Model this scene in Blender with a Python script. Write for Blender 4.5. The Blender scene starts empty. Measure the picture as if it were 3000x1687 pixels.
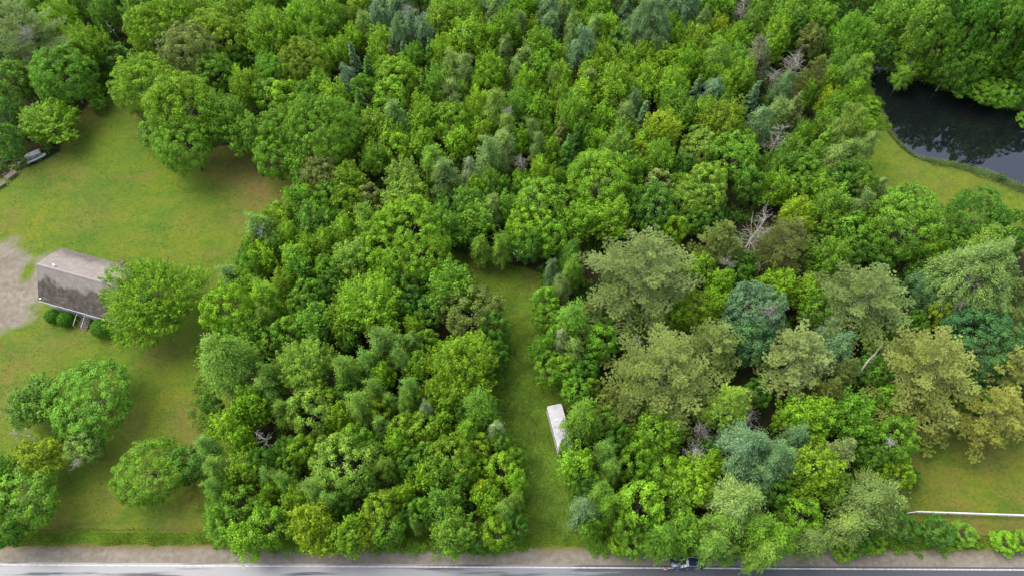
import bpy, math, random
import numpy as np
from mathutils import Vector, Matrix

# ------------------------------------------------------------------ camera, sky, sun, exposure
scene = bpy.context.scene
COL = scene.collection
H = 110.0            # drone altitude in metres
F = 2050.0           # focal length in photo pixels (3000 wide)
TILT = math.radians(30.0)
cam_data = bpy.data.cameras.new('camera')
cam = bpy.data.objects.new('camera', cam_data)
COL.objects.link(cam)
cam.location = (0, 0, H)
cam.rotation_euler = (TILT, 0, 0)
cam_data.sensor_width = 36.0
cam_data.lens = F / 3000.0 * 36.0
cam_data.clip_end = 6000.0
scene.camera = cam

SUN_EL, SUN_AZ = math.radians(58), math.radians(300)
world = bpy.data.worlds.new('World')
scene.world = world
world.use_nodes = True
wn = world.node_tree
for n in list(wn.nodes):
    wn.nodes.remove(n)
wo = wn.nodes.new('ShaderNodeOutputWorld')
wb = wn.nodes.new('ShaderNodeBackground')
ws = wn.nodes.new('ShaderNodeTexSky')
ws.sky_type = 'NISHITA'
ws.sun_disc = False
ws.sun_elevation = SUN_EL
ws.sun_rotation = SUN_AZ
ws.dust_density = 3.0
ws.air_density = 1.0
wb.inputs['Strength'].default_value = 0.15
wh = wn.nodes.new('ShaderNodeHueSaturation')      # thin cloud cover: a paler sky
wh.inputs['Saturation'].default_value = 0.70
wn.links.new(ws.outputs[0], wh.inputs['Color'])
wn.links.new(wh.outputs[0], wb.inputs[0])
wn.links.new(wb.outputs[0], wo.inputs[0])

sun_data = bpy.data.lights.new('sun', 'SUN')
sun_data.energy = 1.45
sun_data.angle = math.radians(60)
sun_data.color = (1.0, 0.95, 0.85)
sun = bpy.data.objects.new('sun', sun_data)
COL.objects.link(sun)
sd = Vector((math.sin(SUN_AZ) * math.cos(SUN_EL), math.cos(SUN_AZ) * math.cos(SUN_EL), math.sin(SUN_EL)))
sun.rotation_euler = sd.to_track_quat('Z', 'Y').to_euler()
sun.location = (0, 0, 150)

scene.view_settings.view_transform = 'Standard'
scene.view_settings.look = 'None'
scene.view_settings.exposure = 1.52
scene.view_settings.gamma = 1.0

# ------------------------------------------------------------------ geometry of the view
CT, ST = math.cos(TILT), math.sin(TILT)


def at(u, v, z=0.0):
    """world point at height z seen at photo pixel (u, v)"""
    x, y = (u - 1500.0) / F, -(v - 843.5) / F
    d = (x, y * CT + ST, y * ST - CT)
    t = (z - H) / d[2]
    return Vector((d[0] * t, d[1] * t, z))


def depth(u, v, z=0.0):
    y = -(v - 843.5) / F
    return (z - H) / (y * ST - CT)


def ft(pts, z=0.0):
    """points read in the 2576 px wide view"""
    return [at(a * 1.16460, b * 1.16460, z) for a, b in pts]


rng = np.random.default_rng(7)
R = random.Random(11)
rad = math.radians


# ------------------------------------------------------------------ noise
_perm = np.random.default_rng(3).random((256, 256))


def vnoise(x, y):
    x = np.asarray(x, float); y = np.asarray(y, float)
    xi = np.floor(x).astype(int); yi = np.floor(y).astype(int)
    fx = x - xi; fy = y - yi
    fx = fx * fx * (3 - 2 * fx); fy = fy * fy * (3 - 2 * fy)
    a = _perm[xi & 255, yi & 255]; b = _perm[(xi + 1) & 255, yi & 255]
    c = _perm[xi & 255, (yi + 1) & 255]; d = _perm[(xi + 1) & 255, (yi + 1) & 255]
    return (a * (1 - fx) + b * fx) * (1 - fy) + (c * (1 - fx) + d * fx) * fy


def fbm(x, y, o=4):
    s = 0; a = 0.5; t = 0
    for i in range(o):
        s = s + a * vnoise(x * 2 ** i + 17 * i, y * 2 ** i + 31 * i); t += a; a *= 0.5
    return s / t


def sdf(poly, X, Y):
    """signed distance to a polygon, negative inside"""
    P = [(p[0], p[1]) for p in poly]
    best = np.full(X.shape, 1e9); inside = np.zeros(X.shape, bool)
    for i in range(len(P)):
        ax, ay = P[i]; bx, by = P[(i + 1) % len(P)]
        dx, dy = bx - ax, by - ay
        t = np.clip(((X - ax) * dx + (Y - ay) * dy) / (dx * dx + dy * dy + 1e-9), 0, 1)
        best = np.minimum(best, np.hypot(X - ax - t * dx, Y - ay - t * dy))
        if dy != 0:
            c = ((ay > Y) != (by > Y)) & (X < dx * (Y - ay) / dy + ax)
            inside ^= c
    return np.where(inside, -best, best)


# ------------------------------------------------------------------ materials
MATS = {}


def new_mat(name):
    m = bpy.data.materials.new(name)
    m.use_nodes = True
    nt = m.node_tree
    for n in list(nt.nodes):
        nt.nodes.remove(n)
    out = nt.nodes.new('ShaderNodeOutputMaterial')
    p = nt.nodes.new('ShaderNodeBsdfPrincipled')
    nt.links.new(p.outputs[0], out.inputs[0])
    MATS[name] = m
    return m, nt, p, out


def simple(name, col, rough=0.7, metal=0.0, noise=0.0, scale=3.0, col2=None, bump=0.0, coat=0.0, stretch=(1, 1, 1)):
    m, nt, p, out = new_mat(name)
    p.inputs['Roughness'].default_value = rough
    p.inputs['Metallic'].default_value = metal
    p.inputs['Coat Weight'].default_value = coat
    if col2 is None:
        col2 = tuple(c * (1 - noise) for c in col)
    tc = nt.nodes.new('ShaderNodeTexCoord')
    mp = nt.nodes.new('ShaderNodeMapping'); mp.inputs['Scale'].default_value = stretch
    nz = nt.nodes.new('ShaderNodeTexNoise'); nz.inputs['Scale'].default_value = scale
    nz.inputs['Detail'].default_value = 6
    rp = nt.nodes.new('ShaderNodeValToRGB')
    rp.color_ramp.elements[0].position = 0.35; rp.color_ramp.elements[1].position = 0.65
    rp.color_ramp.elements[0].color = (*col2, 1); rp.color_ramp.elements[1].color = (*col, 1)
    nt.links.new(tc.outputs['Object'], mp.inputs[0]); nt.links.new(mp.outputs[0], nz.inputs[0])
    nt.links.new(nz.outputs[0], rp.inputs[0]); nt.links.new(rp.outputs[0], p.inputs['Base Color'])
    if bump:
        b = nt.nodes.new('ShaderNodeBump'); b.inputs['Strength'].default_value = bump
        nt.links.new(nz.outputs[0], b.inputs['Height']); nt.links.new(b.outputs[0], p.inputs['Normal'])
    return m


def leaf_mat(name, tip=(1.35, 1.22, 0.7), trans=0.34, rough=0.55, vary=0.45):
    """leaf colour = object colour, varied leaf by leaf and spray by spray (pigment)"""
    m, nt, p, out = new_mat(name)
    oi = nt.nodes.new('ShaderNodeObjectInfo')
    at_ = nt.nodes.new('ShaderNodeAttribute'); at_.attribute_name = 'tint'
    mr = nt.nodes.new('ShaderNodeMapRange')
    mr.inputs['To Min'].default_value = 1 - vary; mr.inputs['To Max'].default_value = 1 + vary
    nt.links.new(at_.outputs['Fac'], mr.inputs[0])
    mul = nt.nodes.new('ShaderNodeMix'); mul.data_type = 'RGBA'; mul.blend_type = 'MULTIPLY'
    mul.inputs[0].default_value = 1
    cb = nt.nodes.new('ShaderNodeCombineColor')
    for i in range(3):
        nt.links.new(mr.outputs[0], cb.inputs[i])
    nt.links.new(oi.outputs['Color'], mul.inputs[6]); nt.links.new(cb.outputs[0], mul.inputs[7])
    ah = nt.nodes.new('ShaderNodeAttribute'); ah.attribute_name = 'hue'
    mul2 = nt.nodes.new('ShaderNodeMix'); mul2.data_type = 'RGBA'; mul2.blend_type = 'MULTIPLY'
    nt.links.new(ah.outputs['Fac'], mul2.inputs[0])
    nt.links.new(mul.outputs[2], mul2.inputs[6]); mul2.inputs[7].default_value = (*tip, 1)
    p.inputs['Roughness'].default_value = rough
    p.inputs['Specular IOR Level'].default_value = 0.22
    nt.links.new(mul2.outputs[2], p.inputs['Base Color'])
    tr = nt.nodes.new('ShaderNodeBsdfTranslucent')
    nt.links.new(mul2.outputs[2], tr.inputs[0])
    mx = nt.nodes.new('ShaderNodeMixShader'); mx.inputs[0].default_value = trans
    nt.links.new(p.outputs[0], mx.inputs[1]); nt.links.new(tr.outputs[0], mx.inputs[2])
    nt.links.new(mx.outputs[0], out.inputs[0])
    return m


LEAF = leaf_mat('leaf')
NEEDLE = leaf_mat('needle', tip=(1.04, 1.08, 0.75), trans=0.2, rough=0.6, vary=0.42)
BARK = simple('bark', (0.16, 0.13, 0.10), 0.9, noise=0.5, scale=4, bump=0.5, stretch=(3, 3, 0.6))
DEADWOOD = simple('dead_wood', (0.285, 0.262, 0.212), 0.9, noise=0.4, scale=2.0)
PALEBARK = simple('pale_bark', (0.36, 0.35, 0.32), 0.8, noise=0.4, scale=3.0)


# ------------------------------------------------------------------ mesh helpers
def quads_to_mesh(name, V, tint, hue, mat):
    n = len(V) // 4
    me = bpy.data.meshes.new(name)
    me.vertices.add(4 * n)
    me.vertices.foreach_set('co', np.ascontiguousarray(V, dtype=np.float32).ravel())
    me.loops.add(4 * n)
    me.loops.foreach_set('vertex_index', np.arange(4 * n, dtype=np.int32))
    me.polygons.add(n)
    me.polygons.foreach_set('loop_start', np.arange(0, 4 * n, 4, dtype=np.int32))
    for nm, arr in (('tint', tint), ('hue', hue)):
        a = me.attributes.new(nm, 'FLOAT', 'FACE')
        a.data.foreach_set('value', np.ascontiguousarray(arr, dtype=np.float32))
    me.materials.append(mat)
    me.update(calc_edges=True)
    return me


def unit(a):
    return a / (np.linalg.norm(a, axis=-1, keepdims=True) + 1e-9)


def leaf_quads(C, D, N, L, W, fold=0.12):
    """one folded rhombic leaf per row"""
    D = unit(D); S = unit(np.cross(D, N)); N = np.cross(S, D)
    L = np.asarray(L)[:, None]; W = np.asarray(W)[:, None]
    V = np.empty((len(C), 4, 3))
    V[:, 0] = C - D * L * 0.5
    V[:, 1] = C + S * W * 0.5 + N * L * fold
    V[:, 2] = C + D * L * 0.5
    V[:, 3] = C - S * W * 0.5 + N * L * fold
    return V.reshape(-1, 3)


class Tubes:
    """tapered round limbs gathered into one mesh"""
    def __init__(self):
        self.v = []; self.f = []

    def tube(self, pts, radii, seg=6, cap=True):
        base = len(self.v)
        pts = [Vector(p) for p in pts]
        for i, (p, r) in enumerate(zip(pts, radii)):
            d = (pts[min(i + 1, len(pts) - 1)] - pts[max(i - 1, 0)]).normalized()
            a = d.orthogonal().normalized(); b = d.cross(a)
            for k in range(seg):
                t = 2 * math.pi * k / seg
                self.v.append(tuple(p + (a * math.cos(t) + b * math.sin(t)) * r))
        for i in range(len(pts) - 1):
            for k in range(seg):
                k2 = (k + 1) % seg
                self.f.append((base + i * seg + k, base + i * seg + k2, base + (i + 1) * seg + k2, base + (i + 1) * seg + k))
        if cap:
            self.f.append(tuple(base + k for k in reversed(range(seg))))
            self.f.append(tuple(base + (len(pts) - 1) * seg + k for k in range(seg)))

    def box(self, c, s, rot=0.0, tilt=None):
        base = len(self.v)
        cx, cy, cz = c; hx, hy, hz = s[0] / 2, s[1] / 2, s[2] / 2
        M = Matrix.Rotation(rot, 3, 'Z')
        if tilt is not None:
            M = M @ tilt
        for z in (-hz, hz):
            for x, y in ((-hx, -hy), (hx, -hy), (hx, hy), (-hx, hy)):
                p = M @ Vector((x, y, z))
                self.v.append((p.x + cx, p.y + cy, p.z + cz))
        for f in ((3, 2, 1, 0), (4, 5, 6, 7), (0, 1, 5, 4), (1, 2, 6, 5), (2, 3, 7, 6), (3, 0, 4, 7)):
            self.f.append(tuple(base + i for i in f))

    def poly(self, pts, faces):
        base = len(self.v)
        self.v += [tuple(p) for p in pts]
        self.f += [tuple(base + i for i in f) for f in faces]

    def mesh(self, name, mat, smooth=False):
        me = bpy.data.meshes.new(name)
        me.from_pydata(self.v, [], self.f)
        me.materials.append(mat)
        if smooth:
            me.polygons.foreach_set('use_smooth', [True] * len(me.polygons))
        me.update()
        return me


def link(name, me, parent=None, loc=None):
    o = bpy.data.objects.new(name, me)
    COL.objects.link(o)
    if parent:
        o.parent = parent
    if loc is not None:
        o.location = loc
    return o


def tag(o, label=None, cat=None, group=None, kind=None):
    if label: o['label'] = label
    if cat: o['category'] = cat
    if group: o['group'] = group
    if kind: o['kind'] = kind
    return o


def empty(name, loc, rz=0.0):
    o = bpy.data.objects.new(name, None)
    o.empty_display_size = 0.5
    COL.objects.link(o)
    o.location = loc; o.rotation_euler = (0, 0, rz)
    return o


# ------------------------------------------------------------------ ground areas (photo positions carried to the ground plane)
LAWN_W = ft([(-350, 470), (0, 452), (60, 425), (150, 385), (215, 265), (235, 215), (290, 240), (400, 330), (500, 385), (640, 350),
             (740, 430), (760, 500), (700, 600), (640, 720), (600, 900), (600, 1378), (300, 1384), (-350, 1384)])
LANE = ft([(1120, 625), (1200, 640), (1360, 690), (1360, 800), (1395, 900), (1425, 1010), (1445, 1140), (1480, 1300), (1530, 1392),
           (1290, 1392), (1300, 1200), (1240, 1000), (1250, 850), (1190, 760), (1120, 680)])
LAWN_P = ft([(2120, 250), (2200, 210), (2225, 300), (2262, 355), (2290, 387), (2330, 403), (2400, 415), (2480, 437), (2560, 472), (2700, 520),
             (2950, 600), (2950, 700), (2576, 640), (2350, 560), (2200, 520), (2130, 440)])
LAWN_E = ft([(2270, 1075), (2576, 1060), (2950, 1060), (2950, 1384), (2225, 1384), (2200, 1280), (2250, 1150)])
POND = ft([(2180, 172), (2193, 215), (2216, 258), (2240, 310), (2262, 350), (2290, 382), (2330, 396), (2400, 408), (2480, 430), (2560, 465),
           (2700, 520), (2950, 600), (3000, 420), (2800, 300), (2576, 232), (2480, 215), (2380, 178), (2290, 150), (2220, 150)])
DRIVE = ft([(-350, 600), (0, 612), (60, 628), (105, 655), (108, 730), (100, 765), (62, 800), (20, 826), (-60, 860), (-350, 930)])
road_a, road_b = at(0, 1653), at(3000, 1668)
RS = (road_b.y - road_a.y) / (road_b.x - road_a.x)


def road_y(x):
    return road_a.y + (x - road_a.x) * RS


def grid_axis(lo, hi, step, far):
    a = np.arange(lo, hi + step, step)
    left = lo - np.geomspace(step * 2, far, 14)[::-1]
    right = a[-1] + np.geomspace(step * 2, far, 14)
    return np.concatenate([left, a, right])


gx = grid_axis(-130, 150, 0.5, 1600)
gy = grid_axis(0, 165, 0.5, 1600)
GX, GY = np.meshgrid(gx, gy, indexing='ij')
NX, NY = GX.shape
wob = (fbm(GX * 0.35, GY * 0.35) - 0.5) * 3.0
d_lawn = np.minimum.reduce([sdf(p, GX, GY) for p in (LAWN_W, LAWN_P, LAWN_E)])
d_lane = sdf(LANE, GX, GY)
d_pond = sdf(POND, GX, GY)
d_drive = sdf(DRIVE, GX, GY)
ry = road_y(GX)
north = GY - ry                       # metres north of the white edge line
z = (fbm(GX * 0.08, GY * 0.08) - 0.5) * 0.25 + (fbm(GX * 0.6 + 9, GY * 0.6) - 0.5) * 0.06
flat = np.clip((np.abs(north + 3.5) - 7.5) / 3.0, 0, 1)
z *= flat
# shallow ditch between the lawn and the verge
z += -0.35 * np.exp(-((north - 5.6) / 0.7) ** 2) * np.clip(1 - np.maximum(d_lawn, 0) / 3, 0, 1)
bank = np.clip((d_pond + 0.2) / -1.6, 0, 1)
z = z * np.clip(d_pond / 3, 0, 1) - 0.28 * (1 - np.clip(d_pond / 1.2, 0, 1)) - 1.2 * bank


def ss(x, a, b):
    t = np.clip((x - a) / (b - a), 0, 1)
    return t * t * (3 - 2 * t)


grass = np.maximum(1 - ss(d_lawn + wob * 0.5, -0.8, 0.8), 1 - ss(d_lane + wob * 0.4, -0.6, 1.0))
verge = ss(north + wob * 0.15, 1.7, 2.6) * (1 - ss(north + wob * .3, 5.5, 7.5))
grass = np.maximum(grass, verge)
gravel = 1 - ss(d_drive + wob * 1.6, -1.2, 2.4)
gravel = gravel * (1 - np.clip(1.3 * np.exp(-(((GX - at(83, 795).x) / 1.0) ** 2 + ((GY - at(83, 795).y) / 2.4) ** 2)), 0, .9))
should = (1 - ss(north + wob * 0.2, 1.7, 3.3)) * (1 - ss(-north, 10.5, 11.5))
gravel = np.maximum(gravel, should)
grass = np.where(north < -11, 1.0, grass)


def blob(pts, val):
    out = np.zeros_like(GX)
    for a, b, r, s in pts:
        c = at(a * 1.1646, b * 1.1646); m = r * 1.1646 * depth(a * 1.1646, b * 1.1646) / F
        d2 = ((GX - c.x) ** 2 + ((GY - c.y) / 1.05) ** 2) / (m * m)
        out = np.maximum(out, s * np.exp(-d2 * 1.2))
    return out * val


brown = blob([(610, 420, 75, 1.3), (650, 480, 60, 1.1), (560, 400, 40, .7), (660, 440, 50, 0.9), (230, 290, 50, .5), (170, 440, 60, .45),
              (230, 540, 70, .35), (590, 540, 60, .4), (470, 560, 60, .25), (470, 1050, 60, .75), (490, 1110, 45, .7), (420, 880, 60, .4),
              (120, 860, 70, .4), (40, 900, 60, .5), (20, 1010, 60, .6), (330, 1060, 60, .5), (190, 840, 60, .3), (30, 560, 60, .3),
              (60, 1160, 40, .7), (1190, 660, 45, .95), (1340, 700, 25, .8), (1250, 690, 30, .4), (1385, 920, 22, .55), (1400, 1070, 18, .8),
              (1320, 1050, 25, .3), (2380, 400, 30, .3), (2460, 500, 60, .3), (2300, 440, 45, .3), (2290, 1180, 70, .5), (2400, 1290, 90, .55),
              (2560, 1270, 70, .45), (2480, 1130, 90, .6), (2350, 1240, 60, .35), (2260, 1270, 50, .8), (2450, 1330, 60, .8), (2560, 1340, 60, .8),
              (270, 1260, 80, .35), (430, 1290, 80, .3), (130, 1310, 60, .45), (290, 1150, 50, .3), (540, 640, 30, .3), (1395, 1385, 60, .6)], 1.0)
brown = np.maximum(brown, 0.9 * np.exp(-((north - 5.4) / 0.45) ** 2) * (fbm(GX * .5, GY * .5) > .42) * (d_lawn < 1) * (d_lane > 2))
brown = np.maximum(brown, 1.1 * np.exp(-((north - 2.5 + wob * .15) / 0.75) ** 2))
brown = np.clip(brown + 0.30 * (1 - ss(np.abs(d_lawn), 0, 4)), 0, 1)
yellow = blob([(350, 450, 100, .6), (110, 560, 90, .8), (490, 600, 90, .5), (300, 640, 60, .4), (420, 1000, 70, .7), (330, 1230, 90, .6), (500, 1230, 60, .9), (160, 1260, 70, .8),
               (2330, 1200, 60, .6), (2460, 1200, 120, .9), (2560, 1180, 60, .9), (2380, 1250, 80, .9), (2250, 400, 60, .4), (2400, 480, 90, .35),
               (2350, 450, 40, .3), (2530, 510, 40, .4), (1290, 720, 60, .7), (1300, 800, 40, .4), (250, 380, 60, .3), (1290, 950, 40, .3)], 1.0)
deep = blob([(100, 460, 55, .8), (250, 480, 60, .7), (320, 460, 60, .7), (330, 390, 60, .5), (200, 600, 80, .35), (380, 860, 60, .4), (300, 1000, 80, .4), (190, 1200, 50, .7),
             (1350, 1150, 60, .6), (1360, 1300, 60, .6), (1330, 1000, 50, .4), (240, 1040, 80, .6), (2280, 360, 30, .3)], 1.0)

def make_areas():
    idx = np.arange(NX * NY).reshape(NX, NY)
    q = np.stack([idx[:-1, :-1], idx[1:, :-1], idx[1:, 1:], idx[:-1, 1:]], -1).reshape(-1, 4)

    def fc(A):
        return ((A[:-1, :-1] + A[1:, :-1] + A[1:, 1:] + A[:-1, 1:]) / 4).ravel()
    nf, gf, grf, df, drf = fc(north), fc(grass), fc(gravel), fc(d_pond), fc(d_drive)
    lane_f = fc(d_lane)
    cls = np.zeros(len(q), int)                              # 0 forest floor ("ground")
    cls[(gf > 0.5)] = 1                                      # lawn
    cls[(gf > 0.5) & (lane_f < 1.0) & (nf > 3.2)] = 2        # grassy lane
    cls[(grf > 0.5) & (drf < 4) & (nf > 8)] = 3              # driveway
    cls[(grf > 0.5) & (nf < 4)] = 4                          # road shoulder
    cls[df < 0] = 5                                          # pond bed
    names = ['ground', 'lawn', 'path', 'driveway', 'road_shoulder', 'pond_bed']
    co = np.stack([GX, GY, z], -1).reshape(-1, 3)
    attrs = {'grass': grass, 'gravel': gravel, 'brown': brown, 'yellow': yellow, 'deep': deep,
             'shore': 1 - ss(d_pond, 0.0, 1.0), 'lane': 1 - ss(d_lane, -2, 1)}
    for c, nm in enumerate(names):
        f = q[cls == c]
        used, inv = np.unique(f, return_inverse=True)
        inv = inv.reshape(-1, 4)
        me = bpy.data.meshes.new(nm)
        me.vertices.add(len(used)); me.vertices.foreach_set('co', co[used].astype(np.float32).ravel())
        me.loops.add(len(inv) * 4); me.loops.foreach_set('vertex_index', inv.astype(np.int32).ravel())
        me.polygons.add(len(inv)); me.polygons.foreach_set('loop_start', np.arange(0, len(inv) * 4, 4, dtype=np.int32))
        me.polygons.foreach_set('use_smooth', np.ones(len(inv), bool))
        for k, A in attrs.items():
            a = me.attributes.new(k, 'FLOAT', 'POINT'); a.data.foreach_set('value', A.reshape(-1)[used].astype(np.float32))
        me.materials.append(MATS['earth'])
        me.update(calc_edges=True)
        tag(link(nm, me), kind='structure')


def earth_material():
    m, nt, p, out = new_mat('earth')
    N = nt.nodes.new; L = nt.links.new
    tc = N('ShaderNodeTexCoord')

    def noise(scale, det=5, stretch=None, rough=0.6):
        n = N('ShaderNodeTexNoise'); n.inputs['Scale'].default_value = scale; n.inputs['Detail'].default_value = det
        n.inputs['Roughness'].default_value = rough
        if stretch:
            mp = N('ShaderNodeMapping'); mp.inputs['Scale'].default_value = stretch
            L(tc.outputs['Object'], mp.inputs[0]); L(mp.outputs[0], n.inputs[0])
        else:
            L(tc.outputs['Object'], n.inputs[0])
        return n.outputs[0]

    def attr(nm):
        a = N('ShaderNodeAttribute'); a.attribute_name = nm; return a.outputs['Fac']

    def mix(f, a, b):
        x = N('ShaderNodeMix'); x.data_type = 'RGBA'
        if isinstance(f, float): x.inputs[0].default_value = f
        else: L(f, x.inputs[0])
        for s, i in ((a, 6), (b, 7)):
            if isinstance(s, tuple): x.inputs[i].default_value = (*s, 1)
            else: L(s, x.inputs[i])
        return x.outputs[2]

    def ramp(f, a, b):
        r = N('ShaderNodeMapRange'); r.inputs[1].default_value = a; r.inputs[2].default_value = b
        L(f, r.inputs[0]); return r.outputs[0]

    def math_(op, a, b):
        x = N('ShaderNodeMath'); x.operation = op; x.use_clamp = True
        for s, i in ((a, 0), (b, 1)):
            if isinstance(s, float): x.inputs[i].default_value = s
            else: L(s, x.inputs[i])
        return x.outputs[0]

    n_big, n_mid, n_fine = noise(0.09, 4), noise(0.5, 6), noise(4.5, 4)
    n_streak = noise(0.5, 6, (0.25, 1.6, 1))
    # grass: several greens, mown streaks, worn brown, yellow and deep patches
    g = mix(ramp(n_mid, .35, .65), GR['a'], GR['b'])
    g = mix(math_('MULTIPLY', ramp(n_streak, .45, .7), 0.45), g, GR['c'])
    g = mix(math_('MULTIPLY', attr('yellow'), ramp(n_mid, .3, .6)), g, GR['y'])
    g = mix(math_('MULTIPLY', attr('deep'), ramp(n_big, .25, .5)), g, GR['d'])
    bfac = math_('MULTIPLY', math_('ADD', attr('brown'), math_('MULTIPLY', ramp(n_mid, .52, .75), 0.22)), ramp(n_streak, .05, .42))
    g = mix(bfac, g, GR['br'])
    g = mix(math_('MULTIPLY', attr('lane'), 0.55), g, mix(ramp(n_mid, .3, .7), GR['l1'], GR['l2']))
    g = mix(math_('MULTIPLY', math_('MULTIPLY', attr('brown'), attr('lane')), .7), g, GR['br'])
    n_pat = noise(0.22, 9, (.7, 1.2, 1), .72); n_sp = noise(1.7, 9, None, .8); n_br = noise(.17, 8, (1, 1.3, 1), .7)
    g = mix(math_('MULTIPLY', ramp(n_pat, .50, .60), .55), g, GR['d'])
    g = mix(math_('MULTIPLY', ramp(n_br, .53, .66), .50), g, GR['br'])
    g = mix(math_('MULTIPLY', ramp(n_sp, .48, .60), .58), g, GR['f'])
    g = mix(math_('MULTIPLY', ramp(noise(5.5, 6, None, .85), .50, .62), .40), g, GR['f'])
    g = mix(math_('MULTIPLY', ramp(noise(2.3, 8, (.5, 1.5, 1), .8), .50, .60), .50), g, GR['y'])
    g = mix(math_('MULTIPLY', ramp(noise(4.1, 5, (1, 1.4, 1), .8), .53, .64), .35), g, (0.135, 0.160, 0.030))
    # gravel and sand
    s = mix(ramp(noise(1.1, 8), .35, .65), (0.126, 0.105, 0.077), (0.184, 0.161, 0.128))
    s = mix(math_('MULTIPLY', ramp(noise(.22, 9, (.6, 1.3, 1), .75), .45, .7), .65), s, (0.085, 0.068, 0.048))
    s = mix(math_('MULTIPLY', ramp(noise(9, 3), .5, .8), .5), s, (0.21, 0.198, 0.178))
    # leaf litter
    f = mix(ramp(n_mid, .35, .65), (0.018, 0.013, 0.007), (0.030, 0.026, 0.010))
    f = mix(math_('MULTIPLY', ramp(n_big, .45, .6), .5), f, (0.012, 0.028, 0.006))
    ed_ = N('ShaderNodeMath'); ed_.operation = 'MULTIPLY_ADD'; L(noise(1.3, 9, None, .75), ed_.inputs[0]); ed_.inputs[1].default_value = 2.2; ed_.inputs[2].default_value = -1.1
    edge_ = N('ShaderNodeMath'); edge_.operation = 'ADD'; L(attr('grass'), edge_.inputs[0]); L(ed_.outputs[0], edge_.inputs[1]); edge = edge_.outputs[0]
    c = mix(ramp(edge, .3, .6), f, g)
    e2 = N('ShaderNodeMath'); e2.operation = 'MULTIPLY_ADD'
    L(math_('ADD', n_fine, 0.0), e2.inputs[0]); e2.inputs[1].default_value = .7; e2.inputs[2].default_value = -.35
    e3 = N('ShaderNodeMath'); e3.operation = 'ADD'; L(e2.outputs[0], e3.inputs[0]); L(attr('gravel'), e3.inputs[1])
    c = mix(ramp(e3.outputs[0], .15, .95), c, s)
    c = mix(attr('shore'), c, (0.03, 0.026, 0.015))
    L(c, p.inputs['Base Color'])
    p.inputs['Roughness'].default_value = 0.95
    p.inputs['Specular IOR Level'].default_value = 0.15
    b = N('ShaderNodeBump'); b.inputs['Strength'].default_value = 0.5; b.inputs['Distance'].default_value = 0.05
    L(noise(3.0, 8), b.inputs['Height']); L(b.outputs[0], p.inputs['Normal'])


GR = {'a': (0.048, 0.104, 0.006), 'b': (0.084, 0.130, 0.008), 'c': (0.108, 0.106, 0.015), 'y': (0.124, 0.135, 0.005),
      'd': (0.026, 0.082, 0.007), 'br': (0.122, 0.078, 0.030), 'l1': (0.068, 0.145, 0.010), 'l2': (0.135, 0.205, 0.018), 'f': (0.028, 0.056, 0.006)}
earth_material()
make_areas()

# pond water
mw, nt, p, out = new_mat('water')
p.inputs['Base Color'].default_value = (0.004, 0.005, 0.006, 1)
p.inputs['Roughness'].default_value = 0.02
p.inputs['IOR'].default_value = 1.9
nz = nt.nodes.new('ShaderNodeTexNoise'); nz.inputs['Scale'].default_value = 1.2
bp = nt.nodes.new('ShaderNodeBump'); bp.inputs['Strength'].default_value = 0.008; bp.inputs['Distance'].default_value = 0.05
tcw = nt.nodes.new('ShaderNodeTexCoord'); nt.links.new(tcw.outputs['Object'], nz.inputs[0])
nt.links.new(nz.outputs[0], bp.inputs['Height']); nt.links.new(bp.outputs[0], p.inputs['Normal'])
wt = Tubes()
cxy = sum((Vector((p_.x, p_.y, 0)) for p_ in POND), Vector()) / len(POND)
ring = [(p_.x + (p_.x - cxy.x) * 0.03, p_.y + (p_.y - cxy.y) * 0.03, -0.30) for p_ in POND]
wt.poly(ring, [tuple(range(len(ring)))[::-1]])
me = wt.mesh('pond', mw)
o = link('water', me); tag(o, kind='structure')

# road
def strip(name, off0, off1, zz, mat, x0=-1500, x1=1500, n=300):
    t = Tubes(); pts = []; fs = []
    xs = np.linspace(x0, x1, n)
    for x in xs:
        pts.append((x, road_y(x) + off0, zz)); pts.append((x, road_y(x) + off1, zz))
    for i in range(n - 1):
        fs.append((2 * i, 2 * i + 2, 2 * i + 3, 2 * i + 1))
    t.poly(pts, fs)
    return link(name, t.mesh(name, mat))


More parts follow.
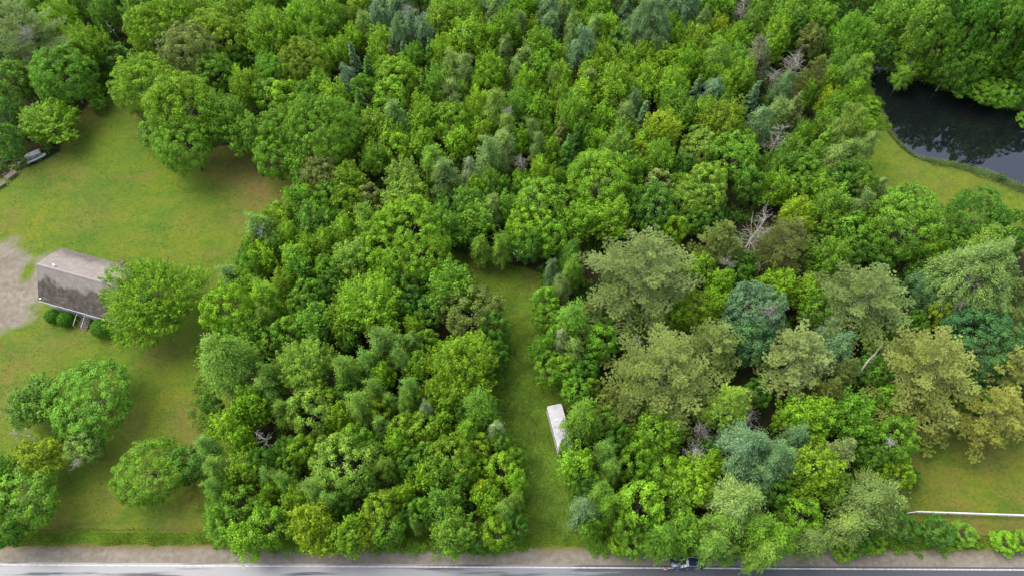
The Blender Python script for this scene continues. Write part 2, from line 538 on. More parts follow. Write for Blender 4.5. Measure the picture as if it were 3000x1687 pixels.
def asphalt():
    m, nt, p, out = new_mat('asphalt')
    N = nt.nodes.new; L = nt.links.new
    tc = N('ShaderNodeTexCoord')
    mp = N('ShaderNodeMapping'); mp.inputs['Scale'].default_value = (0.07, 1.1, 1); L(tc.outputs['Object'], mp.inputs[0])
    n1 = N('ShaderNodeTexNoise'); n1.inputs['Scale'].default_value = 1.0; n1.inputs['Detail'].default_value = 8; L(mp.outputs[0], n1.inputs[0])
    n2 = N('ShaderNodeTexNoise'); n2.inputs['Scale'].default_value = 6.0; n2.inputs['Detail'].default_value = 5; L(tc.outputs['Object'], n2.inputs[0])
    # damp band, its sheen painted as a paler colour, west of x=+25, dry and dark east of it
    sx = N('ShaderNodeSeparateXYZ'); L(tc.outputs['Object'], sx.inputs[0])
    mr = N('ShaderNodeMapRange'); mr.inputs[1].default_value = 2; mr.inputs[2].default_value = 22; mr.inputs[3].default_value = .12; mr.inputs[4].default_value = -0.2
    L(sx.outputs[0], mr.inputs[0])
    ad = N('ShaderNodeMath'); ad.operation = 'ADD'; L(n1.outputs[0], ad.inputs[0]); L(mr.outputs[0], ad.inputs[1])
    wet_sheen = N('ShaderNodeMapRange'); wet_sheen.inputs[1].default_value = .46; wet_sheen.inputs[2].default_value = .56; L(ad.outputs[0], wet_sheen.inputs[0])
    cr = N('ShaderNodeMix'); cr.data_type = 'RGBA'; cr.inputs[6].default_value = (0.038, 0.040, 0.046, 1); cr.inputs[7].default_value = (0.052, 0.054, 0.060, 1)
    L(n2.outputs[0], cr.inputs[0])
    c2 = N('ShaderNodeMix'); c2.data_type = 'RGBA'; c2.inputs[7].default_value = (0.098, 0.103, 0.114, 1)
    L(wet_sheen.outputs[0], c2.inputs[0]); L(cr.outputs[2], c2.inputs[6]); L(c2.outputs[2], p.inputs['Base Color'])
    rr = N('ShaderNodeMapRange'); rr.inputs[3].default_value = .8; rr.inputs[4].default_value = .35; L(wet_sheen.outputs[0], rr.inputs[0])
    L(rr.outputs[0], p.inputs['Roughness'])
    return m


strip_o = strip('road', -7.0, 0.35, 0.012, asphalt()); tag(strip_o, kind='structure')
WHITEPAINT = simple('road_paint', (0.42, 0.41, 0.39), 0.7, col2=(0.26, 0.25, 0.23), scale=2.5)
YELLOWPAINT = simple('yellow_paint', (0.55, 0.38, 0.05), 0.7, noise=0.3, scale=2.5)
tag(strip('edge_marking', -0.10, 0.08, 0.016, WHITEPAINT), kind='structure')
tag(strip('edge_marking', -6.85, -6.67, 0.016, WHITEPAINT), kind='structure')
tag(strip('centre_marking', -3.55, -3.40, 0.016, YELLOWPAINT), kind='structure')

# ------------------------------------------------------------------ tree prototypes (unit: metres, base at origin)
def branch_noise(phi, el, seed):
    return (np.sin(3 * phi + seed) * .35 + np.sin(5 * phi + 2.1 * seed + 3 * el) * .3 + np.sin(8 * phi - seed + 5 * el) * .2 + np.sin(2 * phi + 4 * el + seed) * .3)


def crown_surface(rg, n, r, zc, up, down, seed, lo=-0.5, amp=0.16):
    """points on a lumpy egg; returns points and outward directions"""
    s = rg.uniform(lo, 1.0, n); phi = rg.uniform(0, 2 * np.pi, n)
    el = np.arcsin(s)
    k = 1 + amp * branch_noise(phi, el, seed)
    cr = np.cos(el) ** 0.85 * r * k
    zz = zc + np.where(s > 0, up, down) * s * k
    P = np.stack([cr * np.cos(phi), cr * np.sin(phi), zz], -1)
    O = unit(np.stack([np.cos(phi) * np.cos(el) / r, np.sin(phi) * np.cos(el) / r, s / up], -1))
    return P, O


def make_maple(r, h, seed):
    """upward fanning sprays of leaves"""
    rg = np.random.default_rng(seed)
    zc = 0.60 * h; up = 0.40 * h; dn = 0.28 * h
    area = 4 * np.pi * r * (r + up) / 2 * 0.75
    n = int(area / 0.62)
    P, O = crown_surface(rg, n, r, zc, up, dn, seed, -0.55, 0.27)
    s_ = np.clip((P[:, 2] - zc) / up, 0, 1); P[:, :2] *= (1 - 0.22 * s_ ** 1.5)[:, None]
    sc = np.where(rg.random(n) < 0.30, rg.uniform(0.55, 0.82, n), rg.uniform(0.84, 1.12, n))
    org = np.array([0, 0, zc - 0.25 * h])
    P = (P - [0, 0, zc]) * sc[:, None] + [0, 0, zc]
    ax = unit(unit(P - org) + np.array([0, 0, 0.55]) + rg.normal(0, 0.18, (n, 3)))
    ln = rg.uniform(1.1, 2.5, n) * min(1.15, 0.6 + r / 8)
    m = 54
    u = rg.random((n, m)) ** 1.15
    wdt = 0.27 * (0.15 + 1.1 * np.clip(u * 1.5, 0, 1) ** 1.1)
    C = P[:, None] - ax[:, None] * (u * ln[:, None])[..., None] + rg.normal(0, 1, (n, m, 3)) * wdt[..., None] * np.array([1, 1, .7])
    D = ax[:, None] * 0.7 + rg.normal(0, 0.7, (n, m, 3))
    Nn = np.array([0, 0, 0.9]) + O[:, None] * 0.4 + rg.normal(0, 0.45, (n, m, 3))
    t = np.clip(0.5 + rg.normal(0, 0.24, (n, 1)) + rg.normal(0, 0.17, (n, m)), 0, 1)
    hu = np.clip(rg.normal(0.15, 0.28, (n, 1)) + rg.normal(0, 0.12, (n, m)), 0, 1)
    k = n * m
    V = leaf_quads(C.reshape(-1, 3), D.reshape(-1, 3), Nn.reshape(-1, 3), rg.uniform(.19, .34, k), rg.uniform(.13, .24, k))
    return V, t.ravel(), hu.ravel()


def make_round(r, h, seed):
    """billowing cauliflower crown"""
    rg = np.random.default_rng(seed)
    zc = 0.57 * h; up = 0.43 * h; dn = 0.30 * h
    area = 4 * np.pi * r * (r + up) / 2 * 0.75
    n = int(area / 0.72)
    P, O = crown_surface(rg, n, r, zc, up, dn, seed, -0.55, 0.15)
    sc = np.where(rg.random(n) < 0.25, rg.uniform(0.6, 0.85, n), rg.uniform(0.88, 1.0, n))
    P = (P - [0, 0, zc]) * sc[:, None] + [0, 0, zc]
    rho = rg.uniform(0.38, 0.85, n) * min(1.1, 0.6 + r / 9)
    m = 68
    dr = unit(rg.normal(0, 1, (n, m, 3)) + O[:, None] * 1.1 + np.array([0, 0, .5]))
    C = P[:, None] + dr * (rho[:, None] * rg.uniform(.75, 1.08, (n, m)))[..., None]
    D = rg.normal(0, 0.8, (n, m, 3)) + dr * .3
    Nn = dr + rg.normal(0, 0.35, (n, m, 3))
    t = np.clip(0.5 + rg.normal(0, 0.22, (n, 1)) + rg.normal(0, 0.17, (n, m)), 0, 1)
    hu = np.clip(rg.normal(0.1, 0.28, (n, 1)) + rg.normal(0, 0.12, (n, m)), 0, 1)
    k = n * m
    V = leaf_quads(C.reshape(-1, 3), D.reshape(-1, 3), Nn.reshape(-1, 3), rg.uniform(.17, .30, k), rg.uniform(.13, .23, k))
    return V, t.ravel(), hu.ravel()


def make_soft(r, h, seed):
    """fine feathery foliage hanging in soft plumes"""
    rg = np.random.default_rng(seed)
    zc = 0.50 * h; up = 0.50 * h; dn = 0.28 * h
    area = 4 * np.pi * r * (r + up) / 2 * 0.7
    n = int(area / 0.55)
    P, O = crown_surface(rg, n, r, zc, up, dn, seed, -0.5, 0.30)
    s = np.clip((P[:, 2] - zc) / up, 0, 1)
    P[:, :2] *= (1 - 0.30 * s)[:, None]
    sc = np.where(rg.random(n) < 0.25, rg.uniform(0.6, 0.85, n), rg.uniform(0.88, 1.05, n))
    P[:, :2] *= sc[:, None]
    m = 80
    ax = unit(O * np.array([1, 1, .3]) + np.array([0, 0, -0.25]) + rg.normal(0, .2, (n, 3)))
    u = rg.normal(0, 0.5, (n, m))
    C = P[:, None] + ax[:, None] * (u * 0.85)[..., None] + rg.normal(0, 0.24, (n, m, 3)) + np.array([0, 0, -.22]) * (u ** 2)[..., None]
    D = ax[:, None] * 1.0 + rg.normal(0, 0.42, (n, m, 3)) + np.array([0, 0, -.1])
    Nn = O[:, None] + np.array([0, 0, .7]) + rg.normal(0, .4, (n, m, 3))
    t = np.clip(0.5 + rg.normal(0, 0.20, (n, 1)) + rg.normal(0, 0.20, (n, m)), 0, 1)
    hu = np.clip(rg.normal(0.1, 0.2, (n, 1)) + rg.normal(0, 0.1, (n, m)), 0, 1)
    k = n * m
    V = leaf_quads(C.reshape(-1, 3), D.reshape(-1, 3), Nn.reshape(-1, 3), rg.uniform(.22, .42, k), rg.uniform(.07, .13, k))
    return V, t.ravel(), hu.ravel()


def make_pine(r, h, seed, limbs=None):
    """white pine: whorls of long limbs carrying flat feathery plumes of needles"""
    rg = np.random.default_rng(seed)
    Cs, Ds, Ns, ts, hs = [], [], [], [], []
    zb = 0.27 * h
    nl = int(10 + r * 0.6)
    for i in range(nl):
        f = i / (nl - 1)
        zz = zb + (h * 0.97 - zb) * f ** 0.9
        prof = min(1.0, 0.85 + 1.0 * f) * (1 - f) ** 0.85 + 0.06
        nb = rg.integers(5, 8) if f < .85 else 4
        ph0 = rg.uniform(0, 6.28)
        for b in range(nb):
            phi = ph0 + 6.283 * b / nb + rg.normal(0, .25)
            Lb = r * prof * rg.uniform(.60, 1.30)
            slope = 0.02 + 0.80 * f + rg.normal(0, .09)
            tint_b = rg.normal(0, .19); hue_b = rg.normal(.3 - .35 * f, .3)
            o_ = np.array([np.cos(phi), np.sin(phi), 0]); sd_ = np.array([-np.sin(phi), np.cos(phi), 0])
            npl = max(3, int(Lb / 0.36))
            for k in range(npl):
                s = (k + rg.random()) / npl
                if s < .25 and f < .8: continue
                c0 = o_ * Lb * s + np.array([0, 0, zz + Lb * slope * s - 0.16 * Lb * s * s * (1 - f)])
                # plume: broad in the middle, running out to a point, with its own side fingers
                side = .20 + min(1.15, 0.155 * Lb) * (np.sin(np.pi * min(1, s ** 1.3 * .9 + .08))) * (1.25 if k % 3 == 0 else .75)
                for sg in (-1, 1):
                    nt_ = max(2, int(side / .20))
                    for q in range(nt_):
                        w = (q + rg.random()) / nt_
                        c = c0 + sd_ * sg * side * w + o_ * w * side * .9 + np.array([0, 0, w * .10]) + rg.normal(0, .05, 3)
                        nn = 17
                        d = unit(o_ * 1.0 + sd_ * sg * .5 + np.array([0, 0, .35]) + rg.normal(0, .55, (nn, 3)))
                        Cs.append(c + d * .12 + rg.normal(0, .05, (nn, 3))); Ds.append(d)
                        Ns.append(np.array([0, 0, 1.]) + rg.normal(0, .45, (nn, 3)))
                        ts.append(np.clip(.55 + tint_b + rg.normal(0, .12) + rg.normal(0, .12, nn), 0, 1))
                        hs.append(np.clip(hue_b + rg.normal(0, .15, nn), 0, 1))
    C = np.concatenate(Cs); k = len(C)
    V = leaf_quads(C, np.concatenate(Ds), np.concatenate(Ns), rg.uniform(.22, .34, k), rg.uniform(.05, .085, k), .05)
    return V, np.concatenate(ts), np.concatenate(hs)


def make_spruce(r, h, seed):
    rg = np.random.default_rng(seed)
    n = int(70 + 60 * r)
    Cs, Ds, Ns, ts = [], [], [], []
    for i in range(n):
        f = (i + rg.random()) / n
        f = 1 - (1 - f) ** 0.62 * 0.82 - 0.0
        f = max(0.16, f)
        zz = h * f
        Lb = r * (1 - f) ** .85 * rg.uniform(.8, 1.12) * 1.15 + .1
        phi = rg.uniform(0, 6.283)
        o_ = np.array([np.cos(phi), np.sin(phi), 0]); sd_ = np.array([-np.sin(phi), np.cos(phi), 0])
        m = int(22 + 46 * Lb)
        s = rg.random(m) ** .7; w = rg.normal(0, .2, m) * (1 - s * .6) * (Lb * .7 + .3)
        c = o_ * (s * Lb)[:, None] + sd_ * w[:, None] + np.array([0, 0, 1]) * (zz - .35 * s * Lb + .12 * s * s * Lb)[:, None] + rg.normal(0, .05, (m, 3))
        Cs.append(c); Ds.append(o_ + sd_ * np.sign(w)[:, None] * .6 + rg.normal(0, .35, (m, 3)) + np.array([0, 0, -.05]))
        Ns.append(np.array([0, 0, 1.]) + rg.normal(0, .35, (m, 3)))
        ts.append(np.clip(.5 + rg.normal(0, .12) + rg.normal(0, .15, m), 0, 1))
    C = np.concatenate(Cs); k = len(C)
    V = leaf_quads(C, np.concatenate(Ds), np.concatenate(Ns), rg.uniform(.22, .38, k), rg.uniform(.09, .16, k), .05)
    return V, np.concatenate(ts), rg.random(k) * .4


def make_trunk(kind, r, h, seed):
    rg = random.Random(seed)
    t = Tubes()
    top = {'maple': .72, 'round': .70, 'soft': .86, 'pine': .97, 'spruce': .97}[kind] * h
    r0 = 0.011 * h + 0.018 * r + .03
    lx, ly = rg.uniform(-.3, .3), rg.uniform(-.3, .3)
    pts = [(lx * f * f, ly * f * f, top * f) for f in (0, .04, .25, .5, .75, 1)]
    t.tube(pts, [r0 * 1.35, r0, r0 * .85, r0 * .62, r0 * .36, .03], 7)
    nb = 9 if kind in ('maple', 'round') else 7
    for i in range(nb):
        f = .35 + .5 * (i + rg.random()) / nb
        phi = rg.uniform(0, 6.283)
        if kind in ('maple', 'round', 'soft'):
            L_ = r * rg.uniform(.55, .8) * (1 - f * .35); up = L_ * rg.uniform(.5, 1.1)
        else:
            L_ = r * (1 - f) * 1.1; up = L_ * (.2 if kind == 'pine' else -.2)
        b = Vector((lx * f * f, ly * f * f, f * top))
        c, s = math.cos(phi), math.sin(phi)
        t.tube([b, b + Vector((c * L_ * .5, s * L_ * .5, up * .4)), b + Vector((c * L_, s * L_, up))],
               [r0 * (1 - f) * .75 + .03, r0 * (1 - f) * .4 + .025, .015], 5)
    return t


MK = {'maple': make_maple, 'round': make_round, 'soft': make_soft, 'pine': make_pine, 'spruce': make_spruce}
SPEC = {   # kind: (list of (radius, height))
    'maple': [(2.3, 10.0), (2.3, 9.5), (3.3, 12), (3.3, 11.5), (3.3, 12), (5.0, 14), (5.0, 13.5), (8.5, 16)],
    'round': [(2.3, 8.0), (3.6, 11), (3.6, 10.5), (5.4, 13.5), (5.4, 13), (8.0, 15.5)],
    'soft': [(1.8, 9.5), (1.8, 9.0), (2.8, 11.5), (2.8, 11), (4.6, 13.5), (4.6, 13)],
    'pine': [(3.4, 13), (5.5, 17), (5.5, 16), (9.0, 21), (9.0, 20)],
    'spruce': [(1.3, 9), (2.2, 12)],
}
PROTO = {}
sd_i = 100
for kind, lst in SPEC.items():
    for (r_, h_) in lst:
        sd_i += 1
        V, ti, hu = MK[kind](r_, h_, sd_i)
        cm = quads_to_mesh('crown', V, ti, hu, NEEDLE if kind in ('pine', 'spruce') else LEAF)
        tm = make_trunk(kind, r_, h_, sd_i).mesh('trunk', PALEBARK if kind == 'soft' else BARK, True)
        # measured outline so that a crown can be sized to the photo
        rr = np.hypot(V[:, 0], V[:, 1]); real = np.percentile(rr, 95 if kind == 'pine' else 97.5)
        PROTO.setdefault(kind, []).append((real, h_, cm, tm))
print('proto faces', sum(len(c.polygons) for l in PROTO.values() for _, _, c, _ in l))

# ------------------------------------------------------------------ the trees, one line each: kind colour x y r (read in 4 x 3 enlargements of the photo)
PAL = {'1': (0.158, 0.306, 0.014), '2': (0.118, 0.256, 0.018), '3': (0.072, 0.182, 0.017), '4': (0.215, 0.318, 0.012),
       '5': (0.168, 0.270, 0.058), '6': (0.122, 0.222, 0.088), '7': (0.190, 0.262, 0.068), '8': (0.200, 0.232, 0.050),
       '9': (0.166, 0.292, 0.030), '0': (0.128, 0.170, 0.034), 'a': (0.066, 0.168, 0.048), 'b': (0.210, 0.298, 0.130),
       'c': (0.160, 0.275, 0.014), 'd': (0.148, 0.162, 0.072), 'e': (0.140, 0.268, 0.034)}
CNAME = {'e': 'soft green', '1': 'bright green', '2': 'mid green', '3': 'deep green', '4': 'yellow green', '5': 'grey green', '6': 'blue green',
         '7': 'olive green', '8': 'golden olive', '9': 'light green', '0': 'dull olive', 'a': 'dark bluish green', 'b': 'pale silvery green',
         'c': 'yellowish green', 'd': 'brownish grey'}
TREES = {
0: '''P7 170 215 255 olive|M1 470 130 150|M1 650 330 165|M2 540 20 120|M2 780 80 115|R2 100 620 130|R2 470 560 225 west|R0 200 640 90
R3 30 430 100|R3 20 860 110|R3 60 1060 100|M1 350 900 235 h8.5 boat|M3 740 560 80 h5|R2 705 690 75 h4|R2 745 780 70 h3|R1 1150 230 195|M1 1330 110 140|R7 1430 390 210|Rc 1620 290 210|R2 1640 540 140
Rc 1090 620 230 bulge|R1 1380 800 280|R2 1400 1080 215|M1 1490 60 120|M1 1650 110 130|M1 1850 60 120|M1 1890 210 120|M2 1060 40 140|M2 1690 870 190|M1 1850 640 120|M2 1860 990 140|M2 1230 20 120|R5 1370 20 80|R2 1180 1020 120 h7|M2 240 60 90|R3 850 430 110 h7|M2 330 320 90|R3 1800 430 100 h7|R2 60 -72 106|M1 256 -49 109|M2 411 -108 125|R3 596 -103 114|R3 779 -75 111|R3 935 -83 101|R3 1126 -76 112|R3 1286 -73 140|R3 1482 -99 138|M1 1653 -46 115|R2 1814 -50 117''',
1: '''M1 120 210 170|M1 370 150 180|M2 60 40 120|M2 420 310 120|M1 590 110 110|M2 600 230 80|Mc 790 60 110|W5 830 220 75|W6 940 150 95 greyspire|W6 1080 80 100|W6 1090 270 95|W6 1200 220 85|W6 1275 250 95
M1 960 290 100|M1 730 290 100|M1 620 380 105|M1 510 440 80|M1 930 430 90|S6 745 430 50|S6 1115 410 45 bluespire|S3 1330 410 60|Sd 1040 440 50|R1 1060 590 155|M1 1400 390 105|M2 1200 420 80
Mc 1390 150 130|M1 1560 90 125|M1 1650 170 105|M1 1600 290 160|W5 1740 60 75|W5 1830 110 95|M1 1880 230 120|M1 1780 290 90|W5 1870 390 65|W6 1880 10 70|W6 1600 350 60|W5 1470 500 85|W5 1580 540 85|M1 1760 520 125|R1 1750 640 120|M2 1370 620 130|W5 1490 720 85|M1 1700 790 125
W6 695 610 75 bluepuff|R2 830 700 100|S3 790 800 80|S3 850 560 60|R7 960 700 80|R1 1020 750 125|Rc 350 480 185|R2 120 560 120|M2 60 460 90|R1 260 750 125|R2 80 730 115|M1 570 720 115|M1 460 620 90
R2 470 980 290 dome|R2 190 990 170|R2 120 1190 150|R1 610 1120 120|M1 860 960 150|M1 980 1040 120|W5 1060 890 85|M1 1230 950 120|M1 1320 880 100|R1 1490 930 155|M1 1540 1060 120|M1 1250 800 90|R1 1060 1150 125|M2 900 1180 120|M1 720 1340 140|R0 480 1340 160|M2 330 1240 110
M9 1140 1360 160|W2 1350 1220 110|W5 1440 1340 105|Wb 1610 1300 65 silver|W5 1760 1190 105|W5 1880 1130 90|M1 1700 1000 100|W9 1850 830 120|W9 1900 1000 90|M2 1790 1380 120|M1 1650 1410 90|M1 160 370 90|M2 1560 700 70|M1 1240 1080 110|M2 1090 1030 90|R2 380 760 120|M2 1800 1290 80|R2 700 900 110|M1 60 -40 119|M2 210 -71 132|R2 372 -56 138|R2 540 -53 110|M2 704 -77 102|M1 859 -51 140|W6 1026 -42 130|M2 1220 -92 112|R2 1374 -85 140|R2 1564 -75 111|R2 1736 -69 140|M1 1921 -69 106''',
2: '''M1 60 60 110|W5 65 200 70|Mc 160 220 60|W6 270 110 95|W6 285 210 70|W5 410 90 70|M2 500 60 90|M1 180 50 90|M1 650 70 110|W5 450 210 65|M2 540 170 70|W5 620 240 85|M1 740 210 105|W5 435 310 50|W6 530 380 105 feather|M1 200 340 130|M1 330 400 90|W5 95 490 85|W5 20 560 70
M1 200 500 110|M1 370 570 95|W5 310 610 65|M1 600 530 100|W5 590 640 75|M1 130 640 120|W6 1010 180 180 greygiant|S6 860 40 60|W6 1330 60 120|M2 1180 190 90|W6 1230 90 80|M1 1230 260 90|M1 1340 140 80|M4 1550 220 85|W5 1440 200 60|M1 1390 310 125|M1 1540 340 90|M1 1700 280 110|M2 1810 200 100
M2 1600 60 105|M2 1850 110 100|M2 1490 60 90|R2 820 340 105|M1 900 440 95|M1 1020 400 120|M1 1180 460 110|M1 1330 460 120|M1 700 430 105|M1 1000 570 115|M1 780 630 140|M1 1220 640 120|M1 1090 600 90|W9 1530 460 105|M1 1540 580 90|M1 1720 560 120|M1 1430 560 70|Wd 1860 440 100 brown
S6 1385 660 50|W6 1500 710 85|M1 1620 650 90|S6 1815 700 60|M1 530 710 115|M1 370 730 110|M1 180 810 110|M1 470 850 150|M2 60 800 110|M1 770 730 115|M1 960 700 100|W6 920 800 60|S6 990 870 50|W5 850 890 90|M1 700 890 110|M4 1140 960 155 lime|M2 1210 770 115|M2 1310 850 105
M1 1450 850 125|Mc 1610 900 165|W6 1860 950 105 pondgrey|S6 515 950 50 spire|S3 480 1030 70|S3 560 1030 60|S0 370 1020 75|W5 150 1010 75|W5 200 1110 75|M1 40 1050 90|S3 410 1150 80|M1 300 1140 90|M1 210 1290 100|M2 330 1350 80|M2 60 1370 80|M9 790 1130 150|M1 840 1000 90|M1 640 1060 95|Rc 950 1170 95|M1 1020 1040 100
M1 1110 1190 130|R9 1420 1110 145|R2 1680 1190 190 pondside|R1 650 1350 240 centre|R7 1110 1400 105|R3 1260 1270 80|R9 1480 1390 155|R3 1790 1400 105|M2 1700 440 90|M2 1580 760 100|M1 1290 560 90|M1 1130 1060 80|M2 900 1290 110|M2 250 960 70 h8|M2 1250 1370 90 h8|M1 1640 350 80|W5 60 -81 117|W6 258 -80 107|M1 429 -73 129|M1 580 -65 105|W5 748 -69 101|M2 918 -69 109|W5 1117 -58 139|M1 1310 -101 118|M1 1499 -54 118|M2 1657 -62 138|M2 1817 -109 123''',
3: '''M1 50 230 125|M9 150 80 140|M1 30 350 90|S3 215 190 85 tallspruce|R0 320 330 95|M2 400 120 125|M2 330 40 100|M2 640 250 155 pondtree|M3 560 60 90 h7|S3 750 110 50|M2 650 400 120|M2 760 340 90|R3 860 390 100 h7|M2 900 150 145|M2 1010 40 110
R9 1180 210 125 h19|M2 1250 90 115 h19|R3 1400 100 150 h19|R2 1590 90 145 h20|R1 1790 70 140 h20|R3 1510 210 130 h20|R2 1690 230 145 h20|R3 1860 260 120 h20|R2 1110 430 160 overhang h7|R2 1290 350 125 h14|R3 1400 500 135 h11|R2 1560 450 140 h11|R2 1740 430 145 h11|R3 1890 430 110 h11|R2 1250 545 105 h3.5|R2 1450 600 120 h5.5|R2 1630 670 130 h5.5|R2 1790 700 120 h5.5|R3 1890 620 110 h5.5
W2 1020 570 70 h6|R2 1940 900 60 h2.5|W6 110 670 80|W5 60 890 95|S0 230 840 100|P0 370 560 105|M1 480 590 80|M2 560 470 105|W9 630 570 80|W9 725 545 80 tip|M1 620 700 90|M1 660 780 110 h6|R1 760 790 80 h3|M1 740 920 80 h4|M4 440 750 80|M2 510 800 90|W9 600 950 130|M2 430 920 90|S2 430 1080 85|M2 260 1030 80|W5 730 1110 75|W5 600 1190 105|M2 190 1130 105
M2 90 1230 120|R2 280 1300 140|W5 460 1250 100|R3 560 1340 130|M2 690 1290 100|R2 700 1410 100|M1 60 1400 120|W5 840 1420 60 h6|M2 340 1180 90|M2 400 1400 110|R2 200 1430 100|M2 340 690 70|M1 60 -89 123|R3 260 -73 136|M1 416 -84 127|M2 579 -103 103|R2 732 -91 138|M1 884 -79 120|M2 1036 -43 118|M1 1235 -85 130|R2 1397 -54 126|M2 1578 -82 126|R2 1756 -56 113|R2 2100 150 160 h21|R3 2150 400 150 h20|R2 2300 250 170 h21|R3 2270 560 150 h13|R2 2060 -60 150 h21|R2 2090 640 120 h12''',
4: '''M1 1125 778 395 h12.5 house|R1 1740 880 195 lime2|W5 1760 640 85|R2 1880 560 100|W9 1690 1330 200 soft|M2 1890 1010 120|R2 1850 1150 100|M1 1870 700 110|M2 1900 420 90|R2 1780 1040 110''',
8: '''R2 690 100 300 pair h9|M2 255 120 195 h8|M4 270 530 190 twin h9|R5 635 490 140 twig h7|R3 530 350 95 h6|R2 1130 660 285 lone h8|R3 1390 610 140 h6.5|R2 170 875 240 corner h9.5|R3 40 1040 170|M2 20 680 120|R3 1600 170 70|M1 1750 300 145|We 1570 480 80|M1 1810 420 105|We 1660 640 105|M1 1840 640 120|We 1630 820 85|R2 1820 900 140|M2 1660 970 105|R2 1700 1070 130|M1 1850 1140 140|M1 1900 170 130|M2 1730 780 90''',
5: '''R2 560 50 140|Rc 700 100 125|R7 860 60 95|M9 1150 40 180|M2 330 60 125|M2 470 180 160|R1 1150 360 320 cauli|M2 1420 260 165|W9 820 230 100|R1 160 240 125|We 40 280 110|M1 250 330 90|M2 130 390 90|M1 680 300 120|M1 510 390 110|M1 400 400 90|M1 300 470 115|M1 60 490 110|M2 320 570 115|M9 730 510 160|Mc 200 690 85|W1 90 800 110|R2 400 770 115|R2 340 860 110|R3 560 730 100
W9 100 950 80|M1 860 830 245 star|M1 640 960 125|R3 1150 740 120|M2 1470 690 190|R0 1640 920 215|R3 1330 900 125|R3 1800 1020 120|M1 1200 1010 80|M2 450 970 140|R2 240 1080 110|R2 90 1140 115|M9 340 1290 225 plume|M2 700 1090 85|We 960 1130 120|We 1110 1180 80|We 850 1290 90|Rc 985 1255 55|We 1210 1130 75|We 680 1330 110|We 1090 1260 80|M1 950 1370 95
M1 1560 1290 245 spray|R3 1800 1250 105|M1 1220 1300 100|We 100 1400 85|M2 1600 60 115|W5 1800 130 75 birch|M2 1690 200 125|R3 1560 270 100 h7|R3 1480 330 80 h6|R3 1590 360 80 h6|W9 1700 430 75|W9 1850 440 65|M2 1900 90 90|M2 1910 400 80|R3 1780 480 65 h4|R3 1440 110 100 h7|R2 1060 690 110 h8|R3 1270 620 100 h7|R2 560 590 100|R3 1130 880 100 h8|R2 1780 1130 90|R2 1300 1140 90|R3 470 1090 100 h8''',
6: '''R2 190 90 195|M1 480 200 155|M1 750 180 150|R1 130 270 180|R2 300 340 125|R3 100 420 105 flower|R3 1090 110 180|R9 1340 80 155|R9 1510 70 110|R3 1400 230 95|R1 1210 290 90|P7 930 590 430 bigpine|R3 1750 560 110 h7|R3 1500 200 90 h7|P0 1560 370 165|M1 1400 560 120|M1 1560 670 105|Rc 1390 880 160|R1 1230 930 100|M1 1520 840 115|R6 1830 910 235 teal|Ra 1810 1130 160|W3 440 490 85|W6 300 620 60|W2 440 600 80|W5 380 730 70
R2 260 830 105|W2 430 950 130|Wb 375 1150 70 silver2|W5 450 1200 95|R2 250 960 95|R2 685 1130 125 ball|R2 300 1330 120|R2 430 1350 110|R3 560 1340 110|R0 620 900 95 h8|P7 1170 1340 395 pine2|P7 1510 1130 200|R3 700 1010 90 h7|R3 1700 650 100 h7|M2 240 1180 95|R2 340 1090 90|R3 1650 500 90 h8|R2 850 60 110''',
7: '''P0 130 340 215 shaggy|M4 240 140 125|M2 500 110 145|R2 610 290 125|R2 430 300 90|M2 480 470 160|W5 670 110 90|R2 1040 230 255 wide|R3 1580 210 230|R3 1840 290 140|R2 1350 350 105|R1 1240 480 115|W9 1600 410 130|W5 1570 640 270 pale|P7 740 770 330 pine3|Ra 1200 770 160|M1 60 700 155|M1 300 740 125|R4 1250 930 85|R3 880 1060 160|R3 1090 1010 100|Ra 1620 1140 280 dark
P7 1840 800 160|P7 1880 970 120|P8 1870 1330 160|P7 230 1240 275 pine4|W6 530 1190 125|W6 430 1050 85|P0 600 1330 95|P8 1260 1300 345 goldpine|R3 840 1240 120 h9|R3 800 1370 120 h9|R2 350 900 110|R3 650 450 110 h8|M2 780 190 100|R3 1130 600 90 h7|R3 880 480 110 h7|P0 1780 1130 120 h12|R2 980 110 120''',
9: '''We 100 70 100|R9 400 220 165 knob|M1 620 250 105|We 200 240 75|M2 50 130 80|We 780 170 105|We 920 50 85|We 1150 60 85|We 1010 160 65|Rc 940 230 95|We 1150 180 65|Wb 1290 215 60|We 1160 280 50|Mc 1450 100 145|W2 1680 170 135|M1 1330 60 105|Rc 1120 380 135|R1 1280 330 115|M1 1400 290 105|W1 1610 350 85|Wb 1795 350 70|R2 1860 440 80
R2 740 440 125|We 960 340 75|R9 660 620 245 broad|R1 370 490 105|M2 880 500 95|M1 1060 460 105|Rc 1500 570 180|Rc 1650 500 110|R3 1180 600 105 h8|We 1000 650 70|We 110 690 85|We 240 770 75|We 460 810 105|We 540 870 80|M1 120 810 80|R3 60 560 90|R3 250 500 90|M1 1240 700 115|M2 1390 660 120|M4 1690 780 75|R2 1560 690 105|R1 1850 650 125|M2 1450 890 165
M2 1480 1090 185 star2|Mc 1000 850 85|M1 1110 840 95|Rc 930 970 125|R2 1000 1070 140|M4 430 1080 195 lemon|R2 110 1080 160|M1 700 1130 140|M1 300 890 105|R3 640 910 95 h8|R3 850 780 90 h7|M4 830 1150 75|R3 590 1210 55 h5|We 1218 1080 38 blue|Rc 1820 1130 120|We 1890 960 75|R3 1650 1170 95 h6|M1 1760 900 115|R3 1180 950 100 h7|R2 560 130 90|R3 680 60 90|R2 1250 960 90|R2 1300 560 100|R3 1560 230 80 h8|M2 60 950 100|R2 250 640 90|R1 1700 640 90''',
